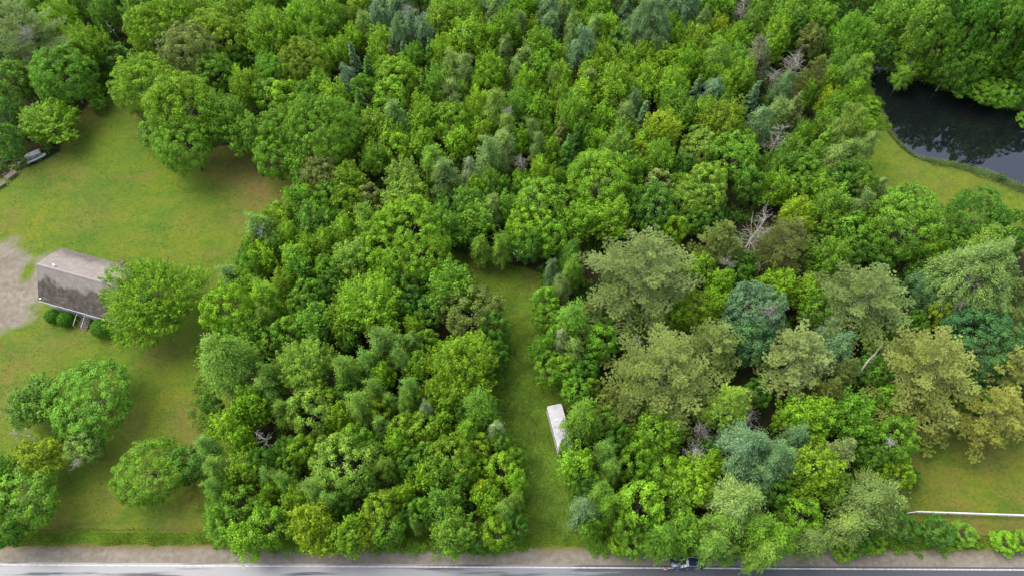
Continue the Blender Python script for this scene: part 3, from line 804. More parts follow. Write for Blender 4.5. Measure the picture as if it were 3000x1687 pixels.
10: '''R2 20 560 80|M1 25 720 85|W9 15 900 65|R3 40 1090 85|W2 525 270 138 cover|R2 675 300 105|R2 480 60 105|R9 600 30 60|R0 700 110 90 h8|M1 490 600 135 trailer2|R2 430 480 75 h6|We 695 520 85|We 740 650 85|W2 660 830 100|W6 550 960 115 bluebush|W2 720 910 105|R2 930 600 120|M1 1100 370 190|R3 830 430 100|R2 1120 670 135|M1 1380 720 190 palm|M2 1300 850 120
R1 980 930 180|M2 1320 1090 145|R2 850 1090 95|M2 600 1080 95|R1 800 1210 75 h4|R2 900 1200 100 h6|W2 1130 1180 120|M2 1255 1235 85 h9|We 1495 1225 115|W5 1680 900 210 drape|We 1600 1110 130|W6 1730 490 205 bluepine|W6 1850 690 110|M1 1500 600 105|W2 1820 1130 145|W9 1860 1280 110|P9 1635 165 160 littlepine h17|P0 900 200 150 h11|R3 560 760 90 h7|R3 1000 1110 90|R3 1650 330 90 h7|R3 1480 480 80 h7|R3 1850 70 110 h8|P0 1760 110 100 h9|We 1640 1290 75 h9''',
11: '''M1 330 250 190 lightstar|M2 650 230 190|R2 130 290 95|R2 890 110 100|R2 950 420 170 twigtree|Mc 380 640 210 yellow|P7 550 520 115|R3 740 560 95|Rc 820 660 85|Rc 990 700 85|R3 1090 700 65 h3|W5 790 850 215 fan|R2 250 1000 150|W2 60 1200 140|W5 600 1080 130|W5 350 1180 110|R3 700 1170 80 h5|R2 850 1060 85|R3 1030 1080 110 h4|R3 1270 1110 120 h4
R2 1480 1130 95 h2.5|R3 1000 950 45 h2|R1 800 1210 80 h3|R1 560 1270 65 h2.5|R1 1780 1190 90 h2.5|R1 1900 1180 80 h2.5|P8 1750 190 235 goldedge|P8 1300 270 150 h11|R3 70 800 105|W6 80 590 165|W6 210 390 85|P0 470 80 120 h13|R3 1520 120 110 h9|R2 500 800 120|R3 1900 380 60 h5|R2 640 1250 60 h3''',
}
# distinctive trees: the phrase other trees are described by, and a label of their own
KEY = {
'olive': ('the corner olive pine', 'olive green pine with a bare grey twiggy middle in the top left corner'),
'west': ('the wide tree above the boats', 'wide mid green broadleaf tree behind the crown over the boats'),
'boat': ('the crown over the boats', 'bright green maple whose crown reaches over the two rowing boats'),
'bulge': ('the bulging tree at the lawn', 'yellowish green tree bulging over the left top end of the lawn'),
'greyspire': ('the blue green plume', 'blue green feathery tree left of the bare topped one near the upper edge'),
'bluespire': ('the small blue spruce tip', 'small blue green spruce tip poking out among maples in the upper left woods'),
'bluepuff': ('the blue green puff', 'small rounded blue green tree beside a dark gap in the upper left woods'),
'dome': ('the big domed tree', 'big domed mid green tree on the upper right corner of the lawn'),
'silver': ('the silvery green tree', 'small pale silvery green tree standing out mid picture above the grassy lane'),
'feather': ('the feathery blue green cone', 'feathery blue green cone shaped tree left of the tall grey green one'),
'greygiant': ('the large drooping tree', 'large drooping grey green tree at the upper edge right of centre'),
'brown': ('the brownish conifer', 'brownish grey thin needled tree just above the bleached snag'),
'lime': ('the lime maple', 'brightest lime green maple in the middle of the upper woods'),
'pondgrey': ('the tree between the snags', 'soft blue green tree between the two bleached snags left of the pond'),
'spire': ('the pointed blue spruce', 'pointed blue green spruce standing in a dark gap above the round maple'),
'pondside': ('the dense tree below the snags', 'dense mid green round tree left of the lower bleached snag'),
'centre': ('the big round maple', 'big round bright green tree above left of the largest pine'),
'tallspruce': ('the tall dark spruce', 'tall dark green spruce leaning up above the upper bleached snag'),
'pondtree': ('the tree at the pond tip', 'broad mid green maple standing above the narrow left tip of the pond'),
'overhang': ('the tree over the pond', 'mid green tree leaning over the upper left shore of the pond'),
'tip': ('the light pond tip tree', 'light green feathery tree leaning right towards the pond tip'),
'house': ('the maple beside the house', 'large bright green maple standing at the right end of the house and covering its roof'),
'lime2': ('the round lime tree', 'bright green round tree on the lawn edge right of the house maple'),
'soft': ('the pale tree at the lawn edge', 'light green soft leaved tree bulging over the right edge of the lawn'),
'pair': ('the larger lawn tree', 'larger round tree of the pair on the lawn below the house'),
'twin': ('the bright lawn tree', 'bright yellowish green tree on the lawn left of the grey twigged one'),
'twig': ('the grey twigged lawn tree', 'grey green lawn tree with bare grey twigs along its lower edge'),
'lone': ('the lone lawn tree', 'lone mid green tree in the middle of the lower lawn'),
'corner': ('the corner tree', 'big mid green tree in the lower left corner above the road verge'),
'cauli': ('the big billowing tree', 'big billowing bright green tree up and left of the grassy lane head'),
'star': ('the star shaped maple', 'star shaped bright green maple with long pointed sprays left of the lane'),
'plume': ('the feathery light maple', 'light green feathery maple in the left middle of the block beside the lawn'),
'spray': ('the fanning lane maple', 'bright green maple fanning out just left of the middle of the lane'),
'birch': ('the narrow grey green tree', 'narrow upright grey green tree above the brown head of the lane'),
'flower': ('the white flowered tree', 'deep green tree speckled with white flowers at the head of the lane'),
'bigpine': ('the largest pine', 'largest olive green pine right of the head of the grassy lane'),
'teal': ('the bare twigged round tree', 'blue green round tree with a tangle of bare twigs right of the largest pine'),
'silver2': ('the pale tree at the lane edge', 'pale silvery green tree on the right edge of the lane'),
'ball': ('the ball shaped tree', 'ball shaped mid green tree below the largest pine'),
'pine2': ('the second big pine', 'wide olive green pine right below the largest one and right of the white trailer'),
'shaggy': ('the shaggy olive tree', 'shaggy dull olive tree right of the leaning bleached trunk'),
'wide': ('the wide maple', 'wide mid green tree at the lower edge of the pond side lawn'),
'pale': ('the pale twiggy tree', 'pale grey green tree full of bare twigs near the right edge'),
'pine3': ('the compact pine', 'compact olive green pine standing left of the round deep green tree'),
'dark': ('the dark bluish tree', 'large dark bluish green round tree near the right edge'),
'pine4': ('the pine in the middle right', 'olive green pine between the second big one and the golden one'),
'goldpine': ('the golden pine', 'golden olive pine with drooping limbs above the right hand lawn'),
'goldedge': ('the golden pine at the edge', 'golden olive pine cut by the right edge of the picture'),
'knob': ('the knobbly light tree', 'knobbly light green tall crown in the middle of the left block'),
'broad': ('the broad light tree', 'broad light green crown in the lower middle of the left block'),
'star2': ('the green star near the road', 'mid green star shaped maple near the road left of the lane foot'),
'lemon': ('the yellow maple by the road', 'yellow green maple hanging over the sandy road shoulder'),
'blue': ('the tiny blue tree', 'tiny pale blue green tree tip near the road left of the lane'),
'cover': ('the willow over the trailer', 'soft mid green tree spreading over the right side of the white trailer'),
'trailer2': ('the maple below the trailer', 'bright green maple covering the lower end of the white trailer'),
'bluebush': ('the blue green bush', 'blue green soft bushy tree right of the foot of the lane'),
'palm': ('the layered green tree', 'bright green tree of long layered sprays above the parked car'),
'drape': ('the draped pale tree', 'pale grey green tree draping down right of the layered one'),
'bluepine': ('the blue green pine', 'big soft blue green pine below the second olive one'),
'littlepine': ('the little bright pine', 'little star shaped olive pine between the two big ones and the blue green one'),
'lightstar': ('the light green star', 'light green star shaped maple below the middle right pine'),
'twigtree': ('the tree with white twigs', 'mid green tree with white bare twigs at the left side of the right lawn'),
'yellow': ('the yellow green maple', 'yellow green maple right of the blue green pine'),
'fan': ('the fan shaped tree', 'fan shaped grey green tree left of the end of the white fence'),
}
EXTRA = {'house': ('the house', 240, 830), 'boats': ('the rowing boats', 100, 465), 'trailer': ('the white trailer', 1635, 1250),
         'car': ('the parked car', 2000, 1652), 'fence': ('the white fence', 2830, 1503), 'pond': ('the pond', 2780, 400)}
SC = 2.5787
HK = {'M': ('maple', 'maple_tree', 'maple', 'tree'), 'R': ('round', 'broadleaf_tree', 'broad tree', 'tree'), 'W': ('soft', 'feathery_tree', 'feathery tree', 'tree'),
      'P': ('pine', 'pine_tree', 'pine', 'pine tree'), 'S': ('spruce', 'spruce_tree', 'spruce', 'spruce tree')}
T = []
for c, txt in TREES.items():
    ox, oy = (c % 4) * 750, (0, 562, 1124)[c // 4]
    for e in txt.replace('\n', '|').split('|'):
        w = e.split()
        if not w: continue
        k, colr = w[0][0], w[0][1]
        x, y, r = float(w[1]), float(w[2]), float(w[3])
        hh = None; key = None
        for q in w[4:]:
            if q[0] == 'h' and q[1:].replace('.', '').isdigit(): hh = float(q[1:])
            else: key = q
        T.append(dict(k=k, c=colr, u=ox + x / SC, v=oy + y / SC, r=r / SC, h=hh, key=key))
print('trees listed', len(T))

used = {}
for t in T:
    kind, nm, ph, cat = HK[t['k']]
    rm = t['r'] * depth(t['u'], t['v'], 9) / F
    hh = t['h']
    if hh is None:
        hh = {'M': 7.0 + 1.35 * rm, 'R': 6.0 + 1.25 * rm, 'W': 7.0 + 1.9 * rm, 'P': 11 + 1.05 * rm, 'S': 7 + 2.6 * rm}[t['k']] + R.uniform(-1.1, 1.1)
    # crown centre as seen from above and in front
    zc = hh * {'M': .66, 'R': .63, 'W': .66, 'P': .66, 'S': .62}[t['k']]
    rm = t['r'] * depth(t['u'], t['v'], zc) / F
    p_ = at(t['u'], t['v'], zc)
    t.update(rm=rm, hh=hh, x=p_.x, y=p_.y)
    lst = PROTO[kind]
    best = min(abs(math.log(rm / a[0])) for a in lst)
    cand = [a for a in lst if abs(math.log(rm / a[0])) < best + .12]
    real, h0, cm, tm = R.choice(cand)
    s = rm / real * (.98 if t['key'] in ('boat', 'house', 'twin', 'twig', 'lone') else 1.10)
    root = empty(nm, (p_.x, p_.y, -0.05), R.uniform(0, 6.283))
    root.scale = (s * R.uniform(.94, 1.06), s * R.uniform(.94, 1.06), hh / h0)
    root.rotation_euler[0] = R.gauss(0, .03); root.rotation_euler[1] = R.gauss(0, .03)
    co_ = PAL[t['c']]; j = R.uniform(.86, 1.14)
    cr = link('crown', cm, root); cr.color = (co_[0] * j * R.uniform(.92, 1.08), co_[1] * j, co_[2] * j * R.uniform(.8, 1.2), 1)
    link('trunk', tm, root)
    t['o'] = root
    tag(root, cat=cat, group={'M': 'maples of the woods', 'R': 'round crowned trees of the woods', 'W': 'soft leaved trees of the woods', 'P': 'pines of the woods', 'S': 'spruces of the woods'}[t['k']])

# labels: distinctive trees have their own; every other tree is told by colour, kind, side and order from the nearest distinctive one
marks = [(KEY[t['key']][0], t['u'], t['v']) for t in T if t['key']] + list(EXTRA.values())
buck = {}
for t in T:
    if t['key']:
        t['o']['label'] = KEY[t['key']][1]; continue
    d, mk = min((math.hypot(m[1] - t['u'], m[2] - t['v']), m) for m in marks)
    a = math.degrees(math.atan2(-(t['v'] - mk[2]), t['u'] - mk[1])) % 360
    side = ['right of', 'above right of', 'above', 'above left of', 'left of', 'below left of', 'below', 'below right of'][int((a + 22.5) // 45) % 8]
    buck.setdefault((CNAME[t['c']] + ' ' + HK[t['k']][2], side, mk[0]), []).append((d, t))
for (a, side, mk), l in buck.items():
    l.sort(key=lambda q: q[0])
    for i, (d, t) in enumerate(l):
        pre = '' if len(l) == 1 else ['nearest ', 'second nearest ', 'third nearest ', 'fourth nearest ', 'fifth nearest '][i]
        t['o']['label'] = f'{pre}{a} {side} {mk}'
cnt = {}
for t in T:
    cnt[t['o']['label']] = cnt.get(t['o']['label'], 0) + 1
print('duplicate labels', [k for k, v in cnt.items() if v > 1])

# ------------------------------------------------------------------ undergrowth between the trunks
def leaf_clumps(name, pts, rads, tints, per, mat, color, size=(.16, .30), seed=5, flat=.8):
    rg = np.random.default_rng(seed)
    n = len(pts)
    m = per
    dr = unit(rg.normal(0, 1, (n, m, 3)) + np.array([0, 0, .7]))
    C = pts[:, None] + dr * (rads[:, None] * rg.uniform(.5, 1.1, (n, m)))[..., None] * np.array([1, 1, flat])
    C[..., 2] = np.maximum(C[..., 2], .03)
    t = np.clip(tints[:, None] + rg.normal(0, .18, (n, m)), 0, 1)
    k = n * m
    V = leaf_quads(C.reshape(-1, 3), rg.normal(0, 1, (k, 3)) + np.array([0, 0, .2]), dr.reshape(-1, 3) + np.array([0, 0, .6]) + rg.normal(0, .3, (k, 3)),
                   rg.uniform(*size, k), rg.uniform(size[0] * .7, size[1] * .75, k))
    hu = np.clip(rg.normal(.15, .3, (n, 1)) + rg.normal(0, .1, (n, m)), 0, 1).ravel()
    o = link(name, quads_to_mesh(name, V, t.ravel(), hu, mat))
    o.color = (*color, 1)
    return o


def gsample(A, x, y):
    i = np.clip(np.searchsorted(gx, x), 0, NX - 1); j = np.clip(np.searchsorted(gy, y), 0, NY - 1)
    return A[i, j]


rg = np.random.default_rng(21)
n0 = 22000
x = rg.uniform(-125, 140, n0); y = rg.uniform(18, 160, n0)
ok = (gsample(grass, x, y) < .3) & (gsample(gravel, x, y) < .3) & (gsample(d_pond, x, y) > .6) & (gsample(north, x, y) > 6.5)
ok &= np.abs(x) < 95 + y * .35
ok &= fbm(x * .12, y * .12) > .36
x, y = x[ok][:6200], y[ok][:6200]
rr = rg.uniform(.5, 1.5, len(x))
pts = np.stack([x, y, rr * rg.uniform(.3, 1.6, len(x))], -1)
ug = leaf_clumps('undergrowth', pts, rr, rg.uniform(.2, .8, len(x)), 95, LEAF, (0.072, 0.165, 0.014), (.20, .36))
tag(ug, 'low leafy undergrowth filling the gaps between the trees', 'undergrowth', kind='stuff')
# bright brambles and saplings along the open edges
ex, ey, er = [], [], []


def edge_line(pts, n, width, r0=.4, r1=1.0):
    P = [at(a * 1.1646, b * 1.1646) for a, b in pts]
    seg = [(P[i + 1] - P[i]).length for i in range(len(P) - 1)]
    for _ in range(n):
        s = R.uniform(0, sum(seg)); i = 0
        while s > seg[i] and i < len(seg) - 1: s -= seg[i]; i += 1
        q = P[i].lerp(P[i + 1], s / seg[i])
        ex.append(q.x + R.gauss(0, width)); ey.append(q.y + R.gauss(0, width)); er.append(R.uniform(r0, r1))


edge_line([(560, 1362), (800, 1366), (1000, 1368), (1300, 1372)], 420, .55)
edge_line([(1500, 1378), (1650, 1375), (2250, 1370)], 340, .55)
edge_line([(2250, 1374), (2400, 1368), (2576, 1372)], 60, .5, .3, .6)
edge_line([(1300, 1372), (1300, 1200), (1250, 1010), (1265, 870), (1210, 790)], 260, .8)
edge_line([(1370, 700), (1365, 800), (1395, 900), (1425, 1010)], 150, .5)
edge_line([(1425, 1140), (1465, 1300), (1500, 1380)], 150, .6)
edge_line([(560, 1362), (530, 1200), (520, 1050), (530, 900), (560, 780), (620, 690)], 240, .9)
edge_line([(2160, 200), (2190, 270), (2215, 320)], 140, .8, .5, 1.1)
edge_line([(225, 240), (240, 215), (280, 230)], 60, 1.2)
edge_line([(2190, 470), (2280, 520), (2400, 560), (2576, 600)], 120, 1.2)
edge_line([(2215, 165), (2300, 192), (2420, 228), (2500, 254), (2640, 290)], 300, .8, .9, 2.0)
er = np.array(er)
pts = np.stack([ex, ey, er * .55], -1)
eb = leaf_clumps('hedgerow_brambles', pts, er, np.random.default_rng(2).uniform(.3, .9, len(er)), 90, LEAF, (0.115, 0.225, 0.016), (.14, .26), seed=8)
tag(eb, 'bright green brambles and saplings along the edges of the woods', 'brambles', kind='stuff')


# ------------------------------------------------------------------ long grass
def blades(name, x, y, hgt, lean, color, seed, wid=.05, label='', cat='grass', zz=0.0):
    rg = np.random.default_rng(seed); n = len(x)
    D = np.stack([lean[0] + rg.normal(0, .35, n), lean[1] + rg.normal(0, .35, n), np.full(n, .8) + rg.normal(0, .15, n)], -1)
    D = unit(D); L_ = hgt * rg.uniform(.6, 1.3, n)
    C = np.stack([x, y, gsample(z, x, y) + zz], -1) + D * L_[:, None] * .45
    V = leaf_quads(C, D, rg.normal(0, 1, (n, 3)) + np.array([0, 0, .3]), L_, np.full(n, wid) * rg.uniform(.6, 1.5, n), 0)
    t = np.clip(fbm(x * .5, y * .5) * 1.4 - .2 + rg.normal(0, .18, n), 0, 1)
    o = link(name, quads_to_mesh(name, V, t, np.clip(rg.normal(.2, .3, n), 0, 1), LEAF))
    o.color = (*color, 1)
    return tag(o, label, cat, kind='stuff')


n0 = 330000
x = rg.uniform(-22, 12, n0); y = rg.uniform(20, 78, n0)
dl = gsample(d_lane, x, y); nn = gsample(north, x, y)
dens = np.clip(1.15 - (y - 24) / 60, .25, 1)
ok = (dl < .6) & (nn > 3.2) & (rg.random(n0) < dens)
x, y = x[ok], y[ok]
ang = fbm(x * .16 + 5, y * .16) * 9 + 1
blades('lane_grass', x, y, .20 + .50 * fbm(x * .3, y * .3) * np.clip(1.25 - (y - 22) / 40, .35, 1), (np.cos(ang) * 1.3, np.sin(ang) * 1.3), (0.165, 0.280, 0.040), 31,
       label='long swirled grass growing on the lane between the woods')
n0 = 120000
x = rg.uniform(-90, 90, n0); y = road_y(x) + rg.uniform(2.9, 5.2, n0) + (fbm(x * .3, x * 0) - .5) * .8
ok = (fbm(x * .25, y * .8) > .22)
x, y = x[ok], y[ok]
ang = fbm(x * .2 + 50, y * .2) * 8
blades('verge_grass', x, y, np.full(len(x), .30), (np.cos(ang) * .9, np.sin(ang) * .9), (0.175, 0.300, 0.030), 32, label='tall uncut grass strip along the sandy road shoulder')
rs = [(2228, 330), (2262, 368), (2295, 393), (2335, 408), (2400, 418), (2450, 432), (2500, 446), (2560, 472), (2640, 505), (2760, 550)]
P = [at(a * 1.1646, b * 1.1646) for a, b in rs]
xs, ys = [], []
for i in range(len(P) - 1):
    L_ = (P[i + 1] - P[i]).length; w = .35 if i < 3 else (1.0 if i < 5 else 1.6)
    n = int(L_ * w * 260)
    s = rg.random(n); off = rg.normal(0, .4, n) * w
    d = (P[i + 1] - P[i]).normalized(); nn_ = Vector((-d.y, d.x, 0))
    xs.append(P[i].x + (P[i + 1].x - P[i].x) * s + nn_.x * (off + .1)); ys.append(P[i].y + (P[i + 1].y - P[i].y) * s + nn_.y * (off + .1))
x = np.concatenate(xs); y = np.concatenate(ys)
blades('reeds', x, y, np.full(len(x), .95), (.35, .1), (0.11, 0.175, 0.055), 33, wid=.05, label='grey green reeds growing along the near shore of the pond', cat='reeds')

# clover, plantain and other broad weeds scattered over the mown grass
rg = np.random.default_rng(44); n0 = 60000
x = rg.uniform(-115, 125, n0); y = rg.uniform(18, 125, n0)
ok = (gsample(d_lawn, x, y) < -.3) & (gsample(gravel, x, y) < .4) & (fbm(x * .3, y * .3) + rg.normal(0, .10, n0) > .54)
x, y = x[ok], y[ok]; n = len(x)
lw = leaf_clumps('lawn_weeds', np.stack([x, y, gsample(z, x, y) + .03], -1), rg.uniform(.05, .16, n), rg.uniform(.4, 1, n), 5, LEAF, (0.100, 0.185, 0.014), (.08, .16), seed=9, flat=.25)
tag(lw, 'small clover and weed patches scattered through the mown lawns', 'weeds', kind='stuff')
# ------------------------------------------------------------------ house
SHINGLE, nt, p, out = new_mat('roof_shingle')
def _shingle(nt, p):
    N = nt.nodes.new; L = nt.links.new
    tc = N('ShaderNodeTexCoord'); sep = N('ShaderNodeSeparateXYZ'); L(tc.outputs['Object'], sep.inputs[0])
    def noise(scale, st, det=5):
        mp = N('ShaderNodeMapping'); mp.inputs['Scale'].default_value = st; L(tc.outputs['Object'], mp.inputs[0])
        n = N('ShaderNodeTexNoise'); n.inputs['Scale'].default_value = scale; n.inputs['Detail'].default_value = det; L(mp.outputs[0], n.inputs[0]); return n.outputs[0]
    def rng_(f, a, b, c=0., d=1.):
        r = N('ShaderNodeMapRange'); r.inputs[1].default_value = a; r.inputs[2].default_value = b; r.inputs[3].default_value = c; r.inputs[4].default_value = d; L(f, r.inputs[0]); return r.outputs[0]
    def m_(op, a, b):
        x = N('ShaderNodeMath'); x.operation = op; x.use_clamp = (op == 'MULTIPLY')
        for s, i in ((a, 0), (b, 1)):
            if isinstance(s, float): x.inputs[i].default_value = s
            else: L(s, x.inputs[i])
        return x.outputs[0]
    def mix(f, a, b):
        x = N('ShaderNodeMix'); x.data_type = 'RGBA'; L(f, x.inputs[0])
        for s, i in ((a, 6), (b, 7)):
            if isinstance(s, tuple): x.inputs[i].default_value = (*s, 1)
            else: L(s, x.inputs[i])
        return x.outputs[2]
    base = mix(rng_(noise(1.5, (1, 1, 1)), .3, .7), (0.160, 0.136, 0.118), (0.208, 0.182, 0.160))
    # moss and dirt: lower half of the near slope, upper strip of the far slope, with ragged edges
    ay = sep.outputs['Y']
    ln = m_('ADD', ay, rng_(noise(.55, (1, .6, 1), 7), .3, .7, -.8, .8))
    near = rng_(ln, -2.25, -1.6, 1., 0.)
    far = rng_(ln, 2.6, 4.2, 0., .7)
    rows = m_('MULTIPLY', rng_(noise(1.0, (.9, 5, 1), 3), .56, .60), rng_(noise(.5, (1, 1, 1), 3), .4, .55))
    dirt = m_('MAXIMUM', near, far)
    c = mix(dirt, base, mix(rng_(noise(1.0, (1.3, .4, 1), 5), .35, .7), (0.038, 0.029, 0.023), (0.080, 0.064, 0.048)))
    c = mix(m_('MULTIPLY', rows, .55), c, mix(dirt, (0.13, 0.11, 0.085), (0.15, 0.12, 0.10)))
    L(c, p.inputs['Base Color']); p.inputs['Roughness'].default_value = .95
    w = N('ShaderNodeTexBrick'); w.inputs['Scale'].default_value = 1.0; w.inputs['Brick Width'].default_value = .33; w.inputs['Row Height'].default_value = .14
    w.inputs['Mortar Size'].default_value = .012
    L(tc.outputs['Object'], w.inputs[0])
    b = N('ShaderNodeBump'); b.inputs['Strength'].default_value = .35; b.inputs['Distance'].default_value = .02; L(w.outputs['Fac'], b.inputs['Height']); L(b.outputs[0], p.inputs['Normal'])
_shingle(nt, p)
SIDING = simple('white_siding', (0.46, 0.455, 0.43), .6, col2=(0.38, 0.375, 0.35), scale=1.5)
WHITE = simple('white_paint', (0.55, 0.55, 0.54), .5, col2=(0.44, 0.44, 0.43), scale=2)
GLASS = simple('window_glass', (0.03, 0.04, 0.05), .08, scale=.5, noise=.3)
CONC = simple('foundation', (0.30, 0.29, 0.27), .9, noise=.3, scale=2)
WOOD = simple('weathered_wood', (0.125, 0.095, 0.078), .85, col2=(0.065, 0.05, 0.04), scale=3, stretch=(1, 6, 1))
GREYWOOD = simple('grey_wood', (0.18, 0.17, 0.15), .85, col2=(0.11, 0.10, 0.09), scale=3)
BRICK = simple('chimney_brick', (0.10, 0.075, 0.065), .9, noise=.4, scale=6)

zE = 3.0; zR = 8.2; zN = 6.1; YR = 4.5; DEP = 9.4; LEN = 15.6
sw = at(292 / SC, 562 + 822 / SC, zE); se_dir = at(800 / SC, 562 + 965 / SC, zE)
ang_h = math.atan2(se_dir.y - sw.y, se_dir.x - sw.x)
perp = Vector((-math.sin(ang_h), math.cos(ang_h), 0)); alng = Vector((math.cos(ang_h), math.sin(ang_h), 0))
cen = sw + alng * LEN / 2 + perp * DEP / 2
house = empty('house', (cen.x, cen.y, 0), ang_h)
tag(house, 'old house with a weathered pinkish grey gable roof half hidden by a maple', 'house')
hx, hy = LEN / 2 - .45, DEP / 2 - .35
yr = YR - DEP / 2                      # ridge line in house coordinates
t = Tubes()
zs = zE + .35 * (zR - zE) / YR - .14; zn = zN + .35 * (zR - zN) / (DEP - YR) - .16
t.poly([(-hx, -hy, .45), (hx, -hy, .45), (hx, hy, .45), (-hx, hy, .45), (-hx, -hy, zs), (hx, -hy, zs), (hx, hy, zn), (-hx, hy, zn), (-hx, yr, zR - .17), (hx, yr, zR - .17)],
       [(0, 1, 5, 4), (2, 3, 7, 6), (3, 0, 4, 8, 7), (1, 2, 6, 9, 5), (3, 2, 1, 0)])
for i in range(14):
    t.box((0, -hy - .010, .55 + i * .18), (2 * hx - .04, .02, .15), tilt=Matrix.Rotation(rad(4), 3, 'X'))
link('wall', t.mesh('wall', SIDING), house)
t = Tubes(); t.box((0, 0, .22), (2 * hx + .06, 2 * hy + .06, .45)); link('foundation', t.mesh('foundation', CONC), house)
# roof: two slabs with eaves, slightly sagging ridge
t = Tubes(); X0, X1 = -LEN / 2, LEN / 2; n = 12
top = []; bot = []
prof = [(-DEP / 2, zE), (-DEP / 2 + YR * .5, (zE + zR) / 2 + .06), (yr, zR), ((yr + DEP / 2) / 2, (zR + zN) / 2 + .03), (DEP / 2, zN)]
for i in range(n + 1):
    xx = X0 + (X1 - X0) * i / n
    sag = -.05 * math.sin(math.pi * i / n)
    for (yy, zz) in prof: top.append((xx, yy, zz + sag)); bot.append((xx, yy, zz + sag - .16))
m = len(prof); fs = []; nv = len(top)
for i in range(n):
    for k in range(m - 1):
        a = i * m + k; b = a + m
        fs.append((a, b, b + 1, a + 1)); fs.append((nv + a, nv + a + 1, nv + b + 1, nv + b))
    a = i * m; fs.append((a, nv + a, nv + a + m, a + m)); a = i * m + m - 1; fs.append((a, a + m, nv + a + m, nv + a))
for k in range(m - 1):
    fs.append((k, k + 1, nv + k + 1, nv + k)); a = n * m + k; fs.append((a, nv + a, nv + a + 1, a + 1))
t.poly(top + bot, fs)
roof = link('roof', t.mesh('roof', SHINGLE), house)
t = Tubes(); t.box((0, yr + .09, zR + .01), (LEN - .1, .22, .03), tilt=Matrix.Rotation(rad(-23), 3, 'X')); t.box((0, yr - .07, zR - .03), (LEN - .1, .22, .03), tilt=Matrix.Rotation(rad(49), 3, 'X'))
link('ridge_cap', t.mesh('ridge_cap', simple('ridge_shingle', (0.27, 0.23, 0.215), .95, noise=.2)), roof)
t = Tubes(); t.tube([(-LEN / 2 + 3.0, yr + .6, zR - .8), (-LEN / 2 + 3.0, yr + .6, zR + .02)], [.09, .09], 8); t.box((-LEN / 2 + 3.0, yr + .6, zR + .05), (.55, .22, .12), rot=-.25)
link('roof_vent', t.mesh('roof_vent', WHITE), roof)
t = Tubes(); t.box((-LEN / 2 + .42, -DEP / 2 + .30, zE + .42), (.30, .24, .14)); link('roof_box', t.mesh('roof_box', WHITE), roof)
t = Tubes(); t.box((5.0, hy + .32, 3.5), (.7, .5, 7.0)); t.box((5.0, hy + .32, 7.05), (.95, .75, .12)); link('chimney', t.mesh('chimney', BRICK), house)
t = Tubes(); t.box((0, -DEP / 2 - .03, zE - .10), (LEN, .05, .16)); link('fascia', t.mesh('fascia', WHITE), house)
for side, yy in (('s', -hy - .035), ('n', hy + .02)):
    for xx in ((-6.0, -3.6, 1.2, 4.4) if side == 's' else (-5.0, -1.5, 1.6)):
        t = Tubes()
        for (cx, cz, sx, sz) in ((0, 1.52, 1.14, .09), (0, 2.56, 1.14, .09), (-.53, 2.04, .08, .95), (.53, 2.04, .08, .95), (0, 2.04, .98, .05)):
            t.box((xx + cx, yy, cz), (sx, .06, sz))
        w = link('window', t.mesh('window', WHITE), house)
        t = Tubes(); t.box((xx, yy, 2.04), (.98, .03, .95)); link('pane', t.mesh('pane', GLASS), w)
        t = Tubes(); t.box((xx, yy - (.05 if side == 's' else -.05), 1.44), (1.25, .12, .05)); link('sill', t.mesh('sill', WHITE), w)
t = Tubes(); t.box((-1.4, -hy - .04, 1.45), (.95, .06, 2.05)); d_ = link('door', t.mesh('door', simple('blue_door', (.25, .42, .60), .5, noise=.2)), house)
t = Tubes(); t.tube([(-1.1, -hy - .07, 1.4), (-1.1, -hy - .14, 1.4)], [.03, .04], 8); link('handle', t.mesh('handle', simple('brass', (.6, .5, .25), .35, 1.0)), d_)
# front steps
sc_ = at(635 / SC, 562 + 995 / SC, .4)
steps = empty('front_steps', (sc_.x, sc_.y, 0), ang_h)
tag(steps, 'weathered wooden front steps with white hand rails before the house', 'steps')
t = Tubes()
for i in range(5):
    for k in range(2):
        t.box((0.1, .85 - i * .40 - k * .17, .80 - i * .17), (1.75, .155, .05))
for s in (-.7, .1, .9):
    t.box((s, .05, .36), (.06, 2.0, .16), tilt=Matrix.Rotation(rad(23), 3, 'X'))
link('tread', t.mesh('tread', WOOD), steps)
for s in (-1.15, .42):
    t = Tubes()
    t.tube([(s, 1.0, 1.75), (s, .55, 1.75), (s, -1.05, 1.0)], [.055, .055, .055], 6)
    for yy, zt_ in ((.95, 1.75), (.1, 1.54), (-1.0, 1.02)): t.tube([(s, yy, 0), (s, yy, zt_)], [.04, .04], 6)
    link('handrail', t.mesh('handrail', WHITE), steps)

